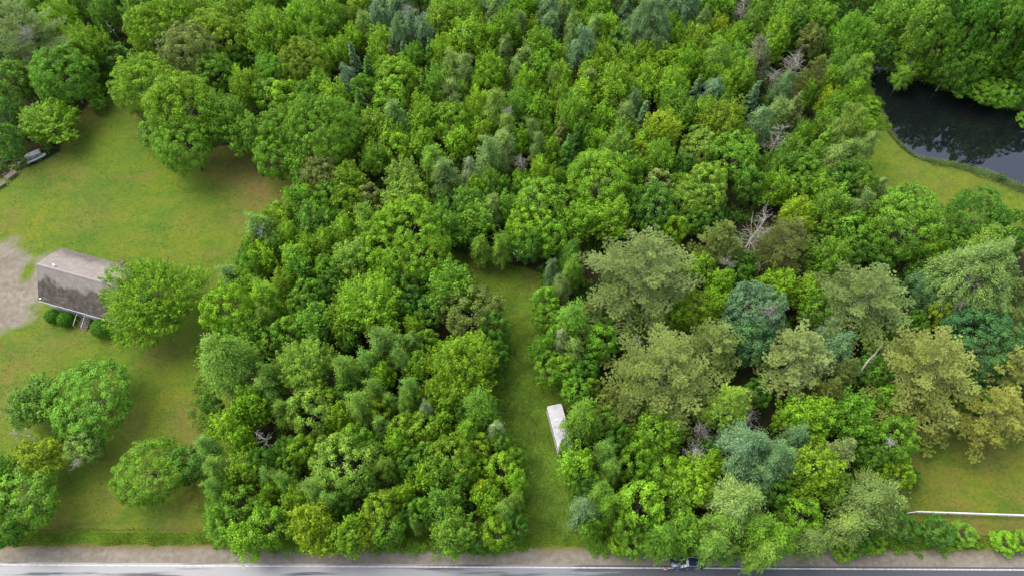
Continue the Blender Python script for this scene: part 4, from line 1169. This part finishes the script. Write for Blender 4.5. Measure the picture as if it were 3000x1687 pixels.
# clipped round shrubs by the wall
for i, (cx, cy, cr, lb) in enumerate(((395, 940, 52, 'round clipped shrub at the left end of the house front'), (495, 965, 58, 'round clipped shrub just left of the front steps'),
                                      (768, 1030, 76, 'largest round clipped shrub right of the front steps'), (857, 1062, 47, 'smallest round clipped shrub at the right of the row'))):
    rm = cr / SC * depth(cx / SC, 562 + cy / SC, 1) / F
    c = at(cx / SC, 562 + cy / SC, rm * .85)
    rg = np.random.default_rng(60 + i)
    n = 5200; dr = unit(rg.normal(0, 1, (n, 3)) + np.array([0, 0, .35])); rr_ = rm * (1 + .07 * branch_noise(np.arctan2(dr[:, 1], dr[:, 0]) * 2, dr[:, 2] * 4, i)) * rg.uniform(.82, 1.04, n)
    C = dr * rr_[:, None] + np.array([0, 0, rm * .85]); C[:, 2] = np.maximum(C[:, 2], .05)
    V = leaf_quads(C, rg.normal(0, 1, (n, 3)), dr + rg.normal(0, .4, (n, 3)), rg.uniform(.10, .19, n), rg.uniform(.08, .14, n))
    root = tag(empty('round_shrub', (c.x, c.y, 0)), lb, 'shrub', 'clipped shrubs before the house')
    f = link('foliage', quads_to_mesh('foliage', V, np.clip(rg.normal(.5, .2, n), 0, 1), rg.random(n) * .5, LEAF), root); f.color = (0.062, 0.190, 0.010, 1)
    t = Tubes()
    for k in range(5): t.tube([(0, 0, 0), (math.cos(k * 1.3) * rm * .6, math.sin(k * 1.3) * rm * .6, rm * 1.1)], [.05, .02], 5)
    link('stem', t.mesh('stem', BARK), root)

# ------------------------------------------------------------------ rowing boats
ALU = simple('dull_aluminium', (0.42, 0.42, 0.43), .5, metal=.15, col2=(0.32, 0.31, 0.32), scale=2.0)
ALU2 = simple('bright_aluminium', (0.62, 0.63, 0.65), .45, metal=.1, col2=(0.50, 0.51, 0.53), scale=2.0)
BOTTOM = simple('boat_floor', (0.20, 0.165, 0.15), .8, noise=.4, scale=3)


def hull(L_, Wd, dp, n=18, m=9, th=.03):
    """open hull, transom at x=0, bow at x=L; returns outer and inner skins"""
    out = Tubes(); inn = Tubes()
    def sect(i, inset):
        f = i / n
        w = Wd / 2 * (1 - max(0, (f - .45) / .55) ** 2.0) * (.86 + .14 * math.sin(min(1, f * 2) * math.pi / 2)) - inset
        w = max(w, .012)
        keel = .03 + .55 * dp * max(0, (f - .7) / .3) ** 2 + inset
        gun = dp * (1 + .22 * f * f)
        ps = []
        for k in range(m):
            a = -1 + 2 * k / (m - 1)
            s = abs(a) ** 2.6
            ps.append((f * (L_ - inset), math.copysign(min(1, abs(a) * 1.25), a) * w if a else 0, keel + (gun - keel) * s))
        return ps
    for T_, ins in ((out, 0), (inn, th)):
        P_ = []
        for i in range(n + 1): P_ += sect(i, ins)
        F_ = []
        for i in range(n):
            for k in range(m - 1):
                a = i * m + k; q = (a, a + 1, a + m + 1, a + m)
                F_.append(q if ins else q[::-1])
        F_.append(tuple(range(m))); 
        T_.poly(P_, F_)
    edge = []
    for i in range(n + 1): s = sect(i, 0); edge.append((Vector(s[0]), Vector(s[-1])))
    return out, inn, edge


def boat(a, b, Wd, flip, label, mat):
    A = at(*a, .3); B = at(*b, .3)
    L_ = (B - A).length; ang = math.atan2(B.y - A.y, B.x - A.x)
    root = tag(empty('rowing_boat', (A.x, A.y, 0), ang), label, 'boat', 'rowing boats on the grass')
    o_, i_, e_ = hull(L_, Wd, .52)
    def fl(T_):
        if flip: T_.v = [(x, -y, .66 - z_) for x, y, z_ in T_.v]
        else:
            M = Matrix.Rotation(rad(-24), 3, 'X'); T_.v = [tuple(M @ Vector((x, y, z_)) + Vector((0, 0, .24))) for x, y, z_ in T_.v]
        return T_
    link('hull', fl(o_).mesh('hull', mat, True), root)
    link('inner_hull', fl(i_).mesh('inner_hull', BOTTOM, True), root)
    t = Tubes()
    t.tube([e[0] for e in e_] , [.035] * len(e_), 6); t.tube([e[1] for e in e_], [.035] * len(e_), 6)
    link('gunwale', fl(t).mesh('gunwale', mat, True), root)
    if not flip:
        for f in (.12, .42, .70):
            t = Tubes(); t.box((L_ * f, 0, .36), (.26, Wd * (.9 if f < .6 else .62), .035)); link('seat', fl(t).mesh('seat', GREYWOOD), root)
        t = Tubes(); t.box((L_ * .45, 0, .12), (L_ * .7, .06, .03)); link('floor_batten', fl(t).mesh('floor_batten', GREYWOOD), root)
    else:
        t = Tubes(); t.tube([(L_ * f, 0, .02 if f < .7 else .02 + .3 * (f - .7) ** 2 * 10 * .5) for f in (0.0, .3, .6, .72)], [.035] * 4, 6)
        for s in (-.25, .25): t.tube([(.05, s, .05), (L_ * .62, s * .9, .05)], [.018, .018], 5)
        link('keel', fl(t).mesh('keel', mat, True), root)


boat((119, 443), (66, 464), 1.55, True, 'upturned dull aluminium rowing boat partly under the tree', ALU)
boat((82, 480), (138, 456), 1.35, False, 'bright aluminium rowing boat lying tilted with its open side up', ALU2)

# ------------------------------------------------------------------ old wooden tables at the wood edge, poles and a tub
def table(c0, c1, wd, hh, label):
    A = at(*c0, hh); B = at(*c1, hh); m_ = (A + B) / 2; L_ = (B - A).length; ang = math.atan2(B.y - A.y, B.x - A.x)
    root = tag(empty('picnic_table', (m_.x, m_.y, 0), ang), label, 'table', 'old wooden tables at the wood edge')
    t = Tubes()
    for k in range(5): t.box((R.uniform(-.04, .04), -wd / 2 + wd * (k + .5) / 5, hh), (L_, wd / 5 - .015, .04))
    link('tabletop', t.mesh('tabletop', WOOD), root)
    t = Tubes(); t.box((0, -wd / 2 - .05, hh - .02), (L_ + .1, .07, .08)); link('edge_rail', t.mesh('edge_rail', GREYWOOD), root)
    for s in (-1, 1):
        t = Tubes()
        t.box((s * (L_ / 2 - .1), 0, hh - .09), (.06, wd * .95, .08))
        t.box((s * (L_ / 2 - .1), -wd / 2 - .32, .32), (.08, .9, .07), tilt=Matrix.Rotation(rad(28), 3, 'X'))
        t.box((s * (L_ / 2 - .1), wd / 2 - .1, hh / 2 - .05), (.08, .08, hh - .1))
        t.box((s * (L_ / 2 - .1), -wd / 2 + .1, hh / 2 - .05), (.08, .08, hh - .1))
        link('leg', t.mesh('leg', GREYWOOD), root)


table((16, 521), (44, 500), 1.05, .72, 'brown weathered table with grey edge rail left of the boats')
table((-14, 548), (14, 531), .9, .6, 'brown weathered table cut by the left edge of the picture')
t = Tubes(); c = at(57, 479, .2)
t.tube([(0, 0, 0), (0, 0, .34)], [.20, .24], 14); o = link('tub', t.mesh('tub', simple('blue_plastic', (.03, .10, .16), .5)), None, (c.x, c.y, .02)); tag(o, 'small dark blue tub near the brown table', 'tub')
for i, (a, b, lb) in enumerate((((15, 472), (56, 468), 'thin pale branch lying among leaves above the brown table'), ((49, 455), (63, 442), 'short pale branch leaning left of the upturned boat'),
                                ((22, 505), (58, 470), 'brown pole lying behind the brown table'), ((8, 514), (20, 508), 'short white painted board on the brush pile'))):
    A, B = at(*a, .25), at(*b, .35)
    t = Tubes(); mid = (A + B) / 2 + Vector((R.gauss(0, .08), R.gauss(0, .08), .05)); t.tube([A, mid, B], [.05, .04, .03], 6)
    tag(link('fallen_branch', t.mesh('fallen_branch', [DEADWOOD, DEADWOOD, WOOD, WHITE][i], True)), lb, 'branch')

# ------------------------------------------------------------------ white trailer
TR = simple('trailer_skin', (0.35, 0.345, 0.36), .45, col2=(0.25, 0.25, 0.27), scale=.7)
zT = 2.35
c0, c1, c2 = at(1601.5, 1189, zT), at(1642, 1181.5, zT), at(1637, 1322, zT)
ln = c2 - c0; Lt = ln.length; ang = math.atan2(ln.y, ln.x)
px_ = Vector((-ln.y, ln.x, 0)).normalized()
if px_.x < 0: px_ = -px_
Wt = 2.45
mid = c0 + ln / 2 + px_ * Wt / 2
root = tag(empty('box_trailer', (mid.x, mid.y, 0), ang), 'white box trailer parked on the right edge of the grassy lane', 'trailer')
def rounded_box(Lx, Ly, z0, z1, rr_, rt, n=6):
    T_ = Tubes(); rings = []
    def ring(zz, ins):
        ps = []
        r0 = max(rr_ - ins, .02)
        for (sx, sy, a0) in ((1, 1, 0), (-1, 1, 90), (-1, -1, 180), (1, -1, 270)):
            for k in range(n + 1):
                a = rad(a0 + 90 * k / n)
                ps.append((sx * (Lx / 2 - rr_) + r0 * math.cos(a), sy * (Ly / 2 - rr_) + r0 * math.sin(a), zz))
        return ps
    lev = [(z0, 0), (z1 - rt, 0)] + [(z1 - rt + rt * math.sin(rad(q)), rt * (1 - math.cos(rad(q)))) for q in (30, 60, 90)]
    P_ = []
    for zz, ins in lev: P_ += ring(zz, ins)
    m = 4 * (n + 1); F_ = []
    for i in range(len(lev) - 1):
        for k in range(m): F_.append((i * m + k, i * m + (k + 1) % m, (i + 1) * m + (k + 1) % m, (i + 1) * m + k))
    F_.append(tuple((len(lev) - 1) * m + k for k in range(m))); F_.append(tuple(reversed(range(m))))
    T_.poly(P_, F_); return T_
link('body', rounded_box(Lt, Wt, .55, zT, .28, .10).mesh('body', TR), root)
t = Tubes()
for s in (-1, 1): t.box((0, s * (Wt / 2 - .04), zT - .05), (Lt - .6, .05, .13))
link('roof_rail', t.mesh('roof_rail', WHITE), root)
t = Tubes()
for i in range(9): t.box((-Lt / 2 + .6 + i * (Lt - 1.2) / 8, 0, zT + .004), (.035, Wt - .30, .012))
link('roof_seam', t.mesh('roof_seam', simple('grey_sealant', (.26, .26, .27), .7)), root)
t = Tubes()
for s in (-1, 1): t.box((0, s * (Wt / 2 + .01), .62), (Lt - .5, .06, .14))
link('side_rail', t.mesh('side_rail', simple('grey_metal', (.30, .31, .33), .5, metal=.5)), root)
TYRE = simple('tyre_rubber', (.02, .02, .02), .85); RIM = simple('wheel_metal', (.62, .63, .65), .35, metal=.8)
def wheel(parent, x, y, r_, w_, sy):
    t = Tubes(); t.tube([(x, y - w_ / 2, r_), (x, y - w_ / 2 + .03, r_), (x, y + w_ / 2 - .03, r_), (x, y + w_ / 2, r_)], [r_ * .9, r_, r_, r_ * .9], 20)
    wh = link('wheel', t.mesh('wheel', TYRE, False), parent)
    t = Tubes(); yo = y + sy * (w_ / 2 + .005)
    t.tube([(x, yo - sy * .03, r_), (x, yo + sy * .01, r_)], [r_ * .62, r_ * .55], 14); t.tube([(x, yo, r_), (x, yo + sy * .03, r_)], [.07, .05], 8)
    link('rim', t.mesh('rim', RIM), wh)
for dx in (-.45, .45):
    for s in (-1, 1): wheel(root, .3 + dx, s * (Wt / 2 - .22), .36, .22, s)
t = Tubes(); t.box((Lt / 2 + .6, 0, .5), (1.3, .1, .1)); t.box((Lt / 2 + .45, .35, .5), (1.2, .08, .08), rot=rad(-30)); t.box((Lt / 2 + .45, -.35, .5), (1.2, .08, .08), rot=rad(30))
t.tube([(Lt / 2 + 1.15, 0, 0), (Lt / 2 + 1.15, 0, .8)], [.04, .04], 8); link('drawbar', t.mesh('drawbar', GREYWOOD), root)
t = Tubes(); t.box((-Lt * .16, -.3, zT + .06), (.4, .4, .12)); link('roof_vent', t.mesh('roof_vent', WHITE), root)

# ------------------------------------------------------------------ white fence on the right
fa, fb = at(1128 / SC + 2250, 1124 + 962 / SC, 1.0), at(2250 + 1934 / SC, 1124 + 989 / SC, 1.0)
fd = (fb - fa); ang = math.atan2(fd.y, fd.x); Lf = fd.length + 14
root = tag(empty('rail_fence', (fa.x, fa.y, 0), ang), 'long white rail fence with a sloping end across the right lawn', 'fence')
t = Tubes(); t.box((Lf / 2, 0, 1.0), (Lf, .17, .055)); link('top_rail', t.mesh('top_rail', WHITE), root)
for zz in (.45, .75):
    t = Tubes(); t.box((Lf / 2, -.06, zz), (Lf, .045, .16)); link('rail', t.mesh('rail', WHITE), root)
k = 0; pm = None
while k * 2.4 < Lf + .1:
    t = Tubes()
    if pm is None:
        t.box((0, 0, .52), (.14, .14, 1.04)); t.poly([(-.09, -.09, 1.04), (.09, -.09, 1.04), (.09, .09, 1.04), (-.09, .09, 1.04), (0, 0, 1.12)], [(0, 1, 4), (1, 2, 4), (2, 3, 4), (3, 0, 4), (3, 2, 1, 0)])
        pm = t.mesh('post', WHITE)
    o = link('post', pm, root, (k * 2.4, 0, 0)); k += 1
t = Tubes(); A_ = Vector((0, 0, .97)); B_ = Vector((-1.25, -.12, .12)); t.tube([A_, B_], [.075, .06], 6); link('end_brace', t.mesh('end_brace', WHITE), root)

# ------------------------------------------------------------------ dead trees and bare branches
def dead_tree(base_px, top_px, h, spread, label, lean_z=None, n=20, thick=.14, mat=DEADWOOD, seed=1, start=.3, name='dead_tree'):
    rg = random.Random(seed)
    A = at(*base_px, 0.3 if lean_z is None else lean_z); B = at(*top_px, h)
    root = tag(empty(name, A), label, 'dead tree')
    d = B - A
    t = Tubes(); pts = []
    for i in range(7):
        f = i / 6; pts.append(d * f + Vector((rg.gauss(0, .10), rg.gauss(0, .10), 0)) * (0 if i in (0,) else 1))
    t.tube(pts, [thick * .8 * (1 - .85 * i / 6) + .02 for i in range(7)], 7)
    link('trunk', t.mesh('trunk', mat, True), root)
    t = Tubes()
    n = int(n * 1.7)
    for i in range(n):
        f = start + (1 - start) * (i + rg.random()) / n
        b = d * f
        phi = rg.uniform(0, 6.283); L_ = spread * (1 - (f - start) * .6) * rg.uniform(.5, 1.15)
        q = [b]; dr = Vector((math.cos(phi), math.sin(phi), rg.uniform(-.15, .6))).normalized()
        for k in range(4):
            dr = (dr + Vector((rg.gauss(0, .22), rg.gauss(0, .22), rg.gauss(0, .18)))).normalized(); q.append(q[-1] + dr * L_ / 4)
        L_ *= 1.5; rr_ = thick * .19 * (1 - f * .4) + .012
        t.tube(q, [rr_, rr_ * .8, rr_ * .6, rr_ * .42, .018], 5)
        for k in range(4):
            j = rg.randint(1, 3); s = q[j]; d2 = (dr + Vector((rg.gauss(0, .9), rg.gauss(0, .9), rg.gauss(0, .5)))).normalized()
            e = s + d2 * L_ * rg.uniform(.2, .45)
            t.tube([s, (s + e) / 2 + Vector((rg.gauss(0, .05), rg.gauss(0, .05), .03)), e], [rr_ * .5, rr_ * .38, .014], 4)
    link('branch', t.mesh('branch', mat, True), root)


def q(c, x, y): return ((c % 4) * 750 + x / SC, (0, 562, 1124)[c // 4] + y / SC)


dead_tree(q(3, 130, 640), q(3, 235, 400), 17, 3.4, 'bleached bare snag standing up beside the dark gap near the pond', n=26, thick=.20, seed=1)
dead_tree(q(3, 10, 680), q(3, 60, 540), 13, 2.6, 'second bleached snag with tangled twigs left of the taller one', n=20, thick=.13, seed=2)
dead_tree(q(3, -20, 1230), q(3, 110, 960), 16, 3.0, 'long bleached snag left of the lower pond woods', n=22, thick=.17, seed=3)
dead_tree(q(2, 1712, 215), q(2, 1765, 10), 15, 2.6, 'tall bare grey snag near the upper edge right of centre', n=20, thick=.15, seed=4)
dead_tree(q(6, 1740, 440), q(6, 1925, 190), 17, 3.8, 'leaning bleached trunk with bare limbs above the compact pine', n=20, thick=.24, lean_z=9, seed=5, start=.2)
dead_tree(q(6, 1770, 700), q(6, 1910, 530), 9, 2.0, 'dark bare trunk leaning in the gap left of the shaggy tree', n=6, thick=.22, seed=6, mat=BARK)
dead_tree(q(1, 1155, 160), q(1, 1150, 60), 14.5, 2.2, 'grey bare tree top between the feathery plumes at the upper edge', n=14, thick=.10, seed=7, lean_z=9)
dead_tree(q(2, 70, 1290), q(2, 68, 1190), 11, 2.2, 'small bare pinkish grey tree in the dark gap mid picture', n=18, thick=.09, seed=8, lean_z=6)
dead_tree(q(1, 1900, 920), q(1, 1900, 820), 13.2, 1.8, 'thin white bare stem inside a light green crown', n=12, thick=.08, seed=9, lean_z=8, mat=PALEBARK)
dead_tree(q(5, 90, 360), q(5, 25, 260), 11, 2.0, 'white birch branch sticking out near the right edge of the lawn', n=10, thick=.10, seed=10, lean_z=7, mat=PALEBARK)
dead_tree(q(6, 1905, 960), q(6, 1925, 880), 13.0, 3.0, 'tangle of bare grey limbs on the blue green tree', n=24, thick=.14, seed=11, lean_z=9, start=.05)
dead_tree(q(7, 50, 930), q(7, 30, 860), 12.5, 2.6, 'bare grey twigs spilling right from the blue green tree', n=18, thick=.10, seed=21, lean_z=9, start=.05)
dead_tree(q(6, 880, 1150), q(6, 960, 1110), 8, 2.0, 'fan of bare grey twigs between the two largest pines', n=16, thick=.09, seed=12, lean_z=6, start=.1)
dead_tree(q(10, 1440, 420), q(10, 1420, 300), 10, 2.6, 'grey bare bush in the gap below the second big pine', n=26, thick=.09, seed=13, lean_z=5, start=.1)
dead_tree(q(10, 1350, 560), q(10, 1390, 490), 9, 2.4, 'white branching dead limb above the layered green tree', n=16, thick=.09, seed=14, lean_z=7, mat=PALEBARK, start=.1)
dead_tree(q(10, 1780, 310), q(10, 1790, 230), 11, 2.4, 'bare forked grey twigs right of the little bright pine', n=12, thick=.08, seed=15, lean_z=8, start=.1)
dead_tree(q(7, 700, 1360), q(7, 865, 1150), 12, .9, 'crooked dead limb lying bare over dark green leaves', n=5, thick=.20, seed=16, lean_z=8, start=.3)
dead_tree(q(7, 1420, 900), q(7, 1500, 830), 11.5, 2.4, 'heap of pale bare limbs below the pale twiggy tree', n=20, thick=.12, seed=17, lean_z=8, start=.05)
dead_tree(q(7, 1560, 760), q(7, 1530, 560), 15.5, 3.6, 'silvery twigs running through the pale crown near the right edge', n=26, thick=.10, seed=18, lean_z=10, start=.1)
dead_tree(q(11, 930, 470), q(11, 920, 430), 11.5, 1.3, 'white bare twigs on the crown beside the right lawn', n=12, thick=.05, seed=19, lean_z=9, mat=PALEBARK, start=.1)
dead_tree(q(8, 560, 620), q(8, 600, 570), 6.5, 1.0, 'grey bare twigs on the edge of the bushy lawn tree', n=24, thick=.07, seed=20, lean_z=5, start=.05)
dead_tree(q(8, 240, 400), q(8, 80, 370), 8.5, 1.6, 'thin bare branch sticking out left of the bright lawn tree', n=12, thick=.06, seed=22, lean_z=7, start=.1)
dead_tree(q(0, 205, 320), q(0, 190, 220), 15.5, 3.2, 'grey bare twigs in the top of the olive pine', n=30, thick=.10, seed=23, lean_z=11, start=.05)
dead_tree(q(0, 945, 380), q(0, 800, 160), 11, .8, 'pale slender trunk leaning in the dark gap at the lawn head', n=4, thick=.10, seed=24, mat=PALEBARK, start=.6)
dead_tree(q(0, 690, 590), q(0, 600, 440), 7, .6, 'pale leaning trunk under the trees left of the lawn head', n=3, thick=.11, seed=25, mat=PALEBARK, start=.6)
dead_tree(q(9, 90, 440), q(9, 0, 370), 10.5, 1.3, 'bleached thin branch in the left part of the block by the lawn', n=10, thick=.07, seed=26, lean_z=9, start=.1)
dead_tree(q(6, 1640, 560), q(6, 1620, 520), 9, 2.4, 'bare pale twigs hanging under the dull olive tree', n=18, thick=.07, seed=27, lean_z=7, start=.05)

# white blossom on the tree at the lane head
ft_ = [t for t in T if t['key'] == 'flower'][0]
rg = np.random.default_rng(77); n = 150
cen_ = at(*q(6, 130, 470), 6.5)
ctr = np.array(cen_) + rg.normal(0, 1, (9, 3)) * np.array([1.7, .9, .8]); C = ctr[rg.integers(0, 9, n)] + rg.normal(0, .28, (n, 3))
V = leaf_quads(C, rg.normal(0, 1, (n, 3)), rg.normal(0, .5, (n, 3)) + np.array([0, 0, 1]), np.full(n, .14), np.full(n, .11))
bl = link('blossom', quads_to_mesh('blossom', V, np.full(n, .5), np.zeros(n), LEAF), None)
bl.color = (.50, .58, .50, 1)
bl.parent = ft_['o']; bpy.context.view_layer.update(); bl.matrix_parent_inverse = ft_['o'].matrix_world.inverted()
bl['kind'] = 'stuff'

# ------------------------------------------------------------------ parked car (dark blue estate), nose to the left
PAINT, nt, p, out = new_mat('dark_blue_paint')
p.inputs['Base Color'].default_value = (.012, .022, .055, 1); p.inputs['Roughness'].default_value = .25; p.inputs['Metallic'].default_value = .3; p.inputs['Coat Weight'].default_value = 1.0
p.inputs['Coat Roughness'].default_value = .05
CG = simple('car_glass', (.02, .03, .035), .03, scale=.5); CG.node_tree.nodes['Principled BSDF'].inputs['Coat Weight'].default_value = 1
BLK = simple('black_plastic', (.02, .02, .022), .6); LAMPM = simple('lamp_lens', (.75, .78, .80), .1); REDM = simple('tail_lens', (.35, .02, .02), .2)
cw = at(1984.5, 1666, .33)
car = tag(empty('parked_car', (cw.x, cw.y + .80 + .02, 0.012), rad(180 + .3)), 'dark blue car parked on the road shoulder under overhanging branches', 'car')
# local frame: +x is the nose, front axle at x=0, rear axle at x=-2.75
W2 = .92
def skin(stations, name, mat, parent, smooth=True):
    t = Tubes(); m = len(stations[0]); P_ = [p for s in stations for p in s]; F_ = []
    for i in range(len(stations) - 1):
        for k in range(m - 1): F_.append((i * m + k, i * m + k + 1, (i + 1) * m + k + 1, (i + 1) * m + k))
    F_.append(tuple(range(m))); F_.append(tuple((len(stations) - 1) * m + k for k in reversed(range(m))))
    t.poly(P_, F_); me = t.mesh(name, mat, smooth)
    return link(name, me, parent)
st = []
for x_, w_, zt_ in ((.92, .62, .62), (.86, .78, .78), (.70, .87, .86), (.2, .91, .95), (-.35, .92, 1.02), (-.6, .92, 1.04), (-1.5, .93, 1.05), (-2.6, .93, 1.06), (-3.3, .90, 1.06), (-3.68, .84, 1.02), (-3.76, .76, .80)):
    z0_ = .24 if -3.5 < x_ < .8 else .34
    st.append([(x_, -w_ * .93, z0_), (x_, -w_, .42), (x_, -w_, .70 if zt_ > .75 else zt_ - .1), (x_, -w_ * .95, zt_ - .05), (x_, -w_ * .55, zt_), (x_, 0, zt_ + .03),
               (x_, w_ * .55, zt_), (x_, w_ * .95, zt_ - .05), (x_, w_, .70 if zt_ > .75 else zt_ - .1), (x_, w_, .42), (x_, w_ * .93, z0_)])
skin(st, 'body', PAINT, car)
st = []
for x_, w0, w1, zt_ in ((-.38, .80, .78, 1.06), (-1.15, .84, .66, 1.50), (-1.5, .85, .66, 1.54), (-2.6, .85, .66, 1.55), (-3.15, .84, .64, 1.50), (-3.58, .80, .72, 1.08)):
    st.append([(x_, -w0, 1.0), (x_, -w1, zt_ - .03), (x_, -w1 * .5, zt_), (x_, w1 * .5, zt_), (x_, w1, zt_ - .03), (x_, w0, 1.0)])
skin(st, 'windows', CG, car, False)
t = Tubes(); t.poly([(-1.16, -.62, 1.515), (-1.16, .62, 1.515), (-3.12, .62, 1.52), (-3.12, -.62, 1.52), (-1.5, -.64, 1.565), (-1.5, .64, 1.565), (-2.7, .64, 1.575), (-2.7, -.64, 1.575)],
                    [(0, 4, 5, 1), (4, 7, 6, 5), (7, 3, 2, 6), (0, 3, 7, 4), (1, 5, 6, 2)]); link('roof', t.mesh('roof', PAINT), car)
for s in (-1, 1):
    t = Tubes(); t.tube([(-1.3, s * .60, 1.60), (-2.95, s * .60, 1.60)], [.02, .02], 6); link('roof_rail', t.mesh('roof_rail', RIM), car)
    t = Tubes(); t.box((.72, s * .66, .72), (.22, .30, .13), rot=-s * .35); link('headlight', t.mesh('headlight', LAMPM), car)
    t = Tubes(); t.box((-3.68, s * .70, .86), (.12, .22, .20)); link('tail_light', t.mesh('tail_light', REDM), car)
    t = Tubes(); t.box((-.62, s * 1.02, 1.05), (.14, .22, .14)); link('mirror', t.mesh('mirror', PAINT), car)
    for xx in (-1.35, -2.35):
        t = Tubes(); t.box((xx, s * .945, .88), (.16, .03, .03)); link('handle', t.mesh('handle', RIM), car)
    for xx in (0, -2.75): wheel(car, xx, s * .84, .33, .22, s)
t = Tubes(); t.box((.90, 0, .52), (.06, 1.0, .20)); link('grille', t.mesh('grille', BLK), car)
t = Tubes(); t.box((-.42, -.3, 1.075), (.5, .02, .015), rot=.9); t.box((-.42, .3, 1.075), (.5, .02, .015), rot=.9); link('wiper', t.mesh('wiper', BLK), car)

# ------------------------------------------------------------------ person beside the car
def skin_body(name, joints, edges, radii, mat, parent, sub=1, rootv=0):
    me = bpy.data.meshes.new(name); me.from_pydata(joints, edges, []); me.update()
    o = link(name, me, parent)
    mod = o.modifiers.new('skin', 'SKIN'); me.skin_vertices.new() if not me.skin_vertices else None
    for i, r_ in enumerate(radii): me.skin_vertices[0].data[i].radius = (r_, r_)
    me.skin_vertices[0].data[rootv].use_root = True
    ss_ = o.modifiers.new('sub', 'SUBSURF'); ss_.levels = sub; ss_.render_levels = sub
    me.materials.append(mat)
    return o


SKIN = simple('skin', (.50, .30, .22), .6, noise=.05)
SHIRT = simple('tan_shirt', (.50, .38, .34), .85, noise=.25, scale=4); SHORTS = simple('navy_shorts', (.02, .03, .06), .85); HAIR = simple('dark_hair', (.02, .015, .015), .7)
pc = at(1944.5, 1667, .2)
per = tag(empty('person', (pc.x, pc.y - .1, 0.012), rad(75)), 'person with dark hair in a tan top standing on the road by the car nose', 'person')
J = [(0, 0, .95), (0, 0, 1.12), (.01, 0, 1.30), (.02, 0, 1.45), (.04, 0, 1.55), (.07, 0, 1.66), (.08, 0, 1.73),
     (0, .18, 1.42), (.05, .27, 1.17), (.22, .27, 1.02), (.29, .25, .98),
     (0, -.18, 1.42), (.02, -.28, 1.16), (.17, -.30, .98), (.23, -.29, .93),
     (0, .10, .90), (.03, .12, .50), (-.02, .12, .09), (.12, .13, .04),
     (0, -.10, .90), (.08, -.12, .50), (.10, -.12, .09), (.24, -.13, .04)]
E = [(0, 1), (1, 2), (2, 3), (3, 4), (4, 5), (5, 6), (3, 7), (7, 8), (8, 9), (9, 10), (3, 11), (11, 12), (12, 13), (13, 14), (0, 15), (15, 16), (16, 17), (17, 18), (0, 19), (19, 20), (20, 21), (21, 22)]
RD = [.14, .125, .14, .12, .055, .095, .085, .06, .045, .033, .035, .06, .045, .033, .035, .09, .055, .038, .035, .09, .055, .038, .035]
for (hx_, hy_, hz_, s) in ((.29, .25, .98, 1), (.23, -.29, .93, -1)):
    b = 10 if s > 0 else 14
    for k, (oy, ln_) in enumerate(((-.03, .075), (-.01, .085), (.012, .08), (.032, .065))):
        i = len(J); J += [(hx_ + .045, hy_ + oy * s, hz_ - .01), (hx_ + .045 + ln_ * .55, hy_ + oy * s, hz_ - .03), (hx_ + .04 + ln_ * .8, hy_ + oy * s, hz_ - .06)]
        E += [(b, i), (i, i + 1), (i + 1, i + 2)]; RD += [.010, .009, .008]
    i = len(J); J += [(hx_ + .01, hy_ - s * .045, hz_ - .005), (hx_ + .045, hy_ - s * .07, hz_ - .02)]; E += [(b, i), (i, i + 1)]; RD += [.012, .009]
i = len(J); J += [(.165, 0, 1.65)]; E += [(5, i)]; RD += [.016]
for s in (-1, 1): i = len(J); J += [(.065, s * .10, 1.655)]; E += [(5, i)]; RD += [.02]
skin_body('body', J, E, RD, SKIN, per, 2)
skin_body('shirt', [(0, 0, 1.0), (0, 0, 1.14), (.01, 0, 1.30), (.015, 0, 1.44), (0, .18, 1.42), (.02, .24, 1.28), (0, -.18, 1.42), (.01, -.24, 1.28)],
          [(0, 1), (1, 2), (2, 3), (3, 4), (4, 5), (3, 6), (6, 7)], [.155, .14, .155, .135, .08, .07, .08, .07], SHIRT, per, 2)
skin_body('shorts', [(0, 0, 1.0), (0, .10, .88), (.03, .12, .58), (0, -.10, .88), (.06, -.12, .58)], [(0, 1), (1, 2), (0, 3), (3, 4)], [.155, .11, .085, .11, .085], SHORTS, per, 2)
skin_body('hair', [(.02, 0, 1.62), (.05, 0, 1.73), (.10, 0, 1.77)], [(0, 1), (1, 2)], [.10, .108, .075], HAIR, per, 2)
for s in (-1, 1):
    t = Tubes(); t.box((.155, s * .035, 1.68), (.02, .022, .014)); link('eye', t.mesh('eye', BLK), per)
    t = Tubes(); xo = -.02 if s > 0 else .10
    t.box((xo + .08, s * .125, .045), (.28, .10, .09)); link('shoe', t.mesh('shoe', BLK), per)
t = Tubes(); t.box((.162, 0, 1.605), (.015, .05, .012)); link('mouth', t.mesh('mouth', simple('lips', (.35, .12, .11), .5)), per)

# thin dark line curving over the lawn right of the house maple
t = Tubes(); P_ = [at(x / SC, 562 + y / SC, .04) for x, y in ((1440, 684), (1480, 682), (1530, 688), (1570, 706), (1600, 735), (1607, 752))]
t.tube(P_, [.035] * len(P_), 5); tag(link('lawn_streak', t.mesh('lawn_streak', BLK, True)), 'thin dark hose curving over the lawn right of the house maple', 'streak')
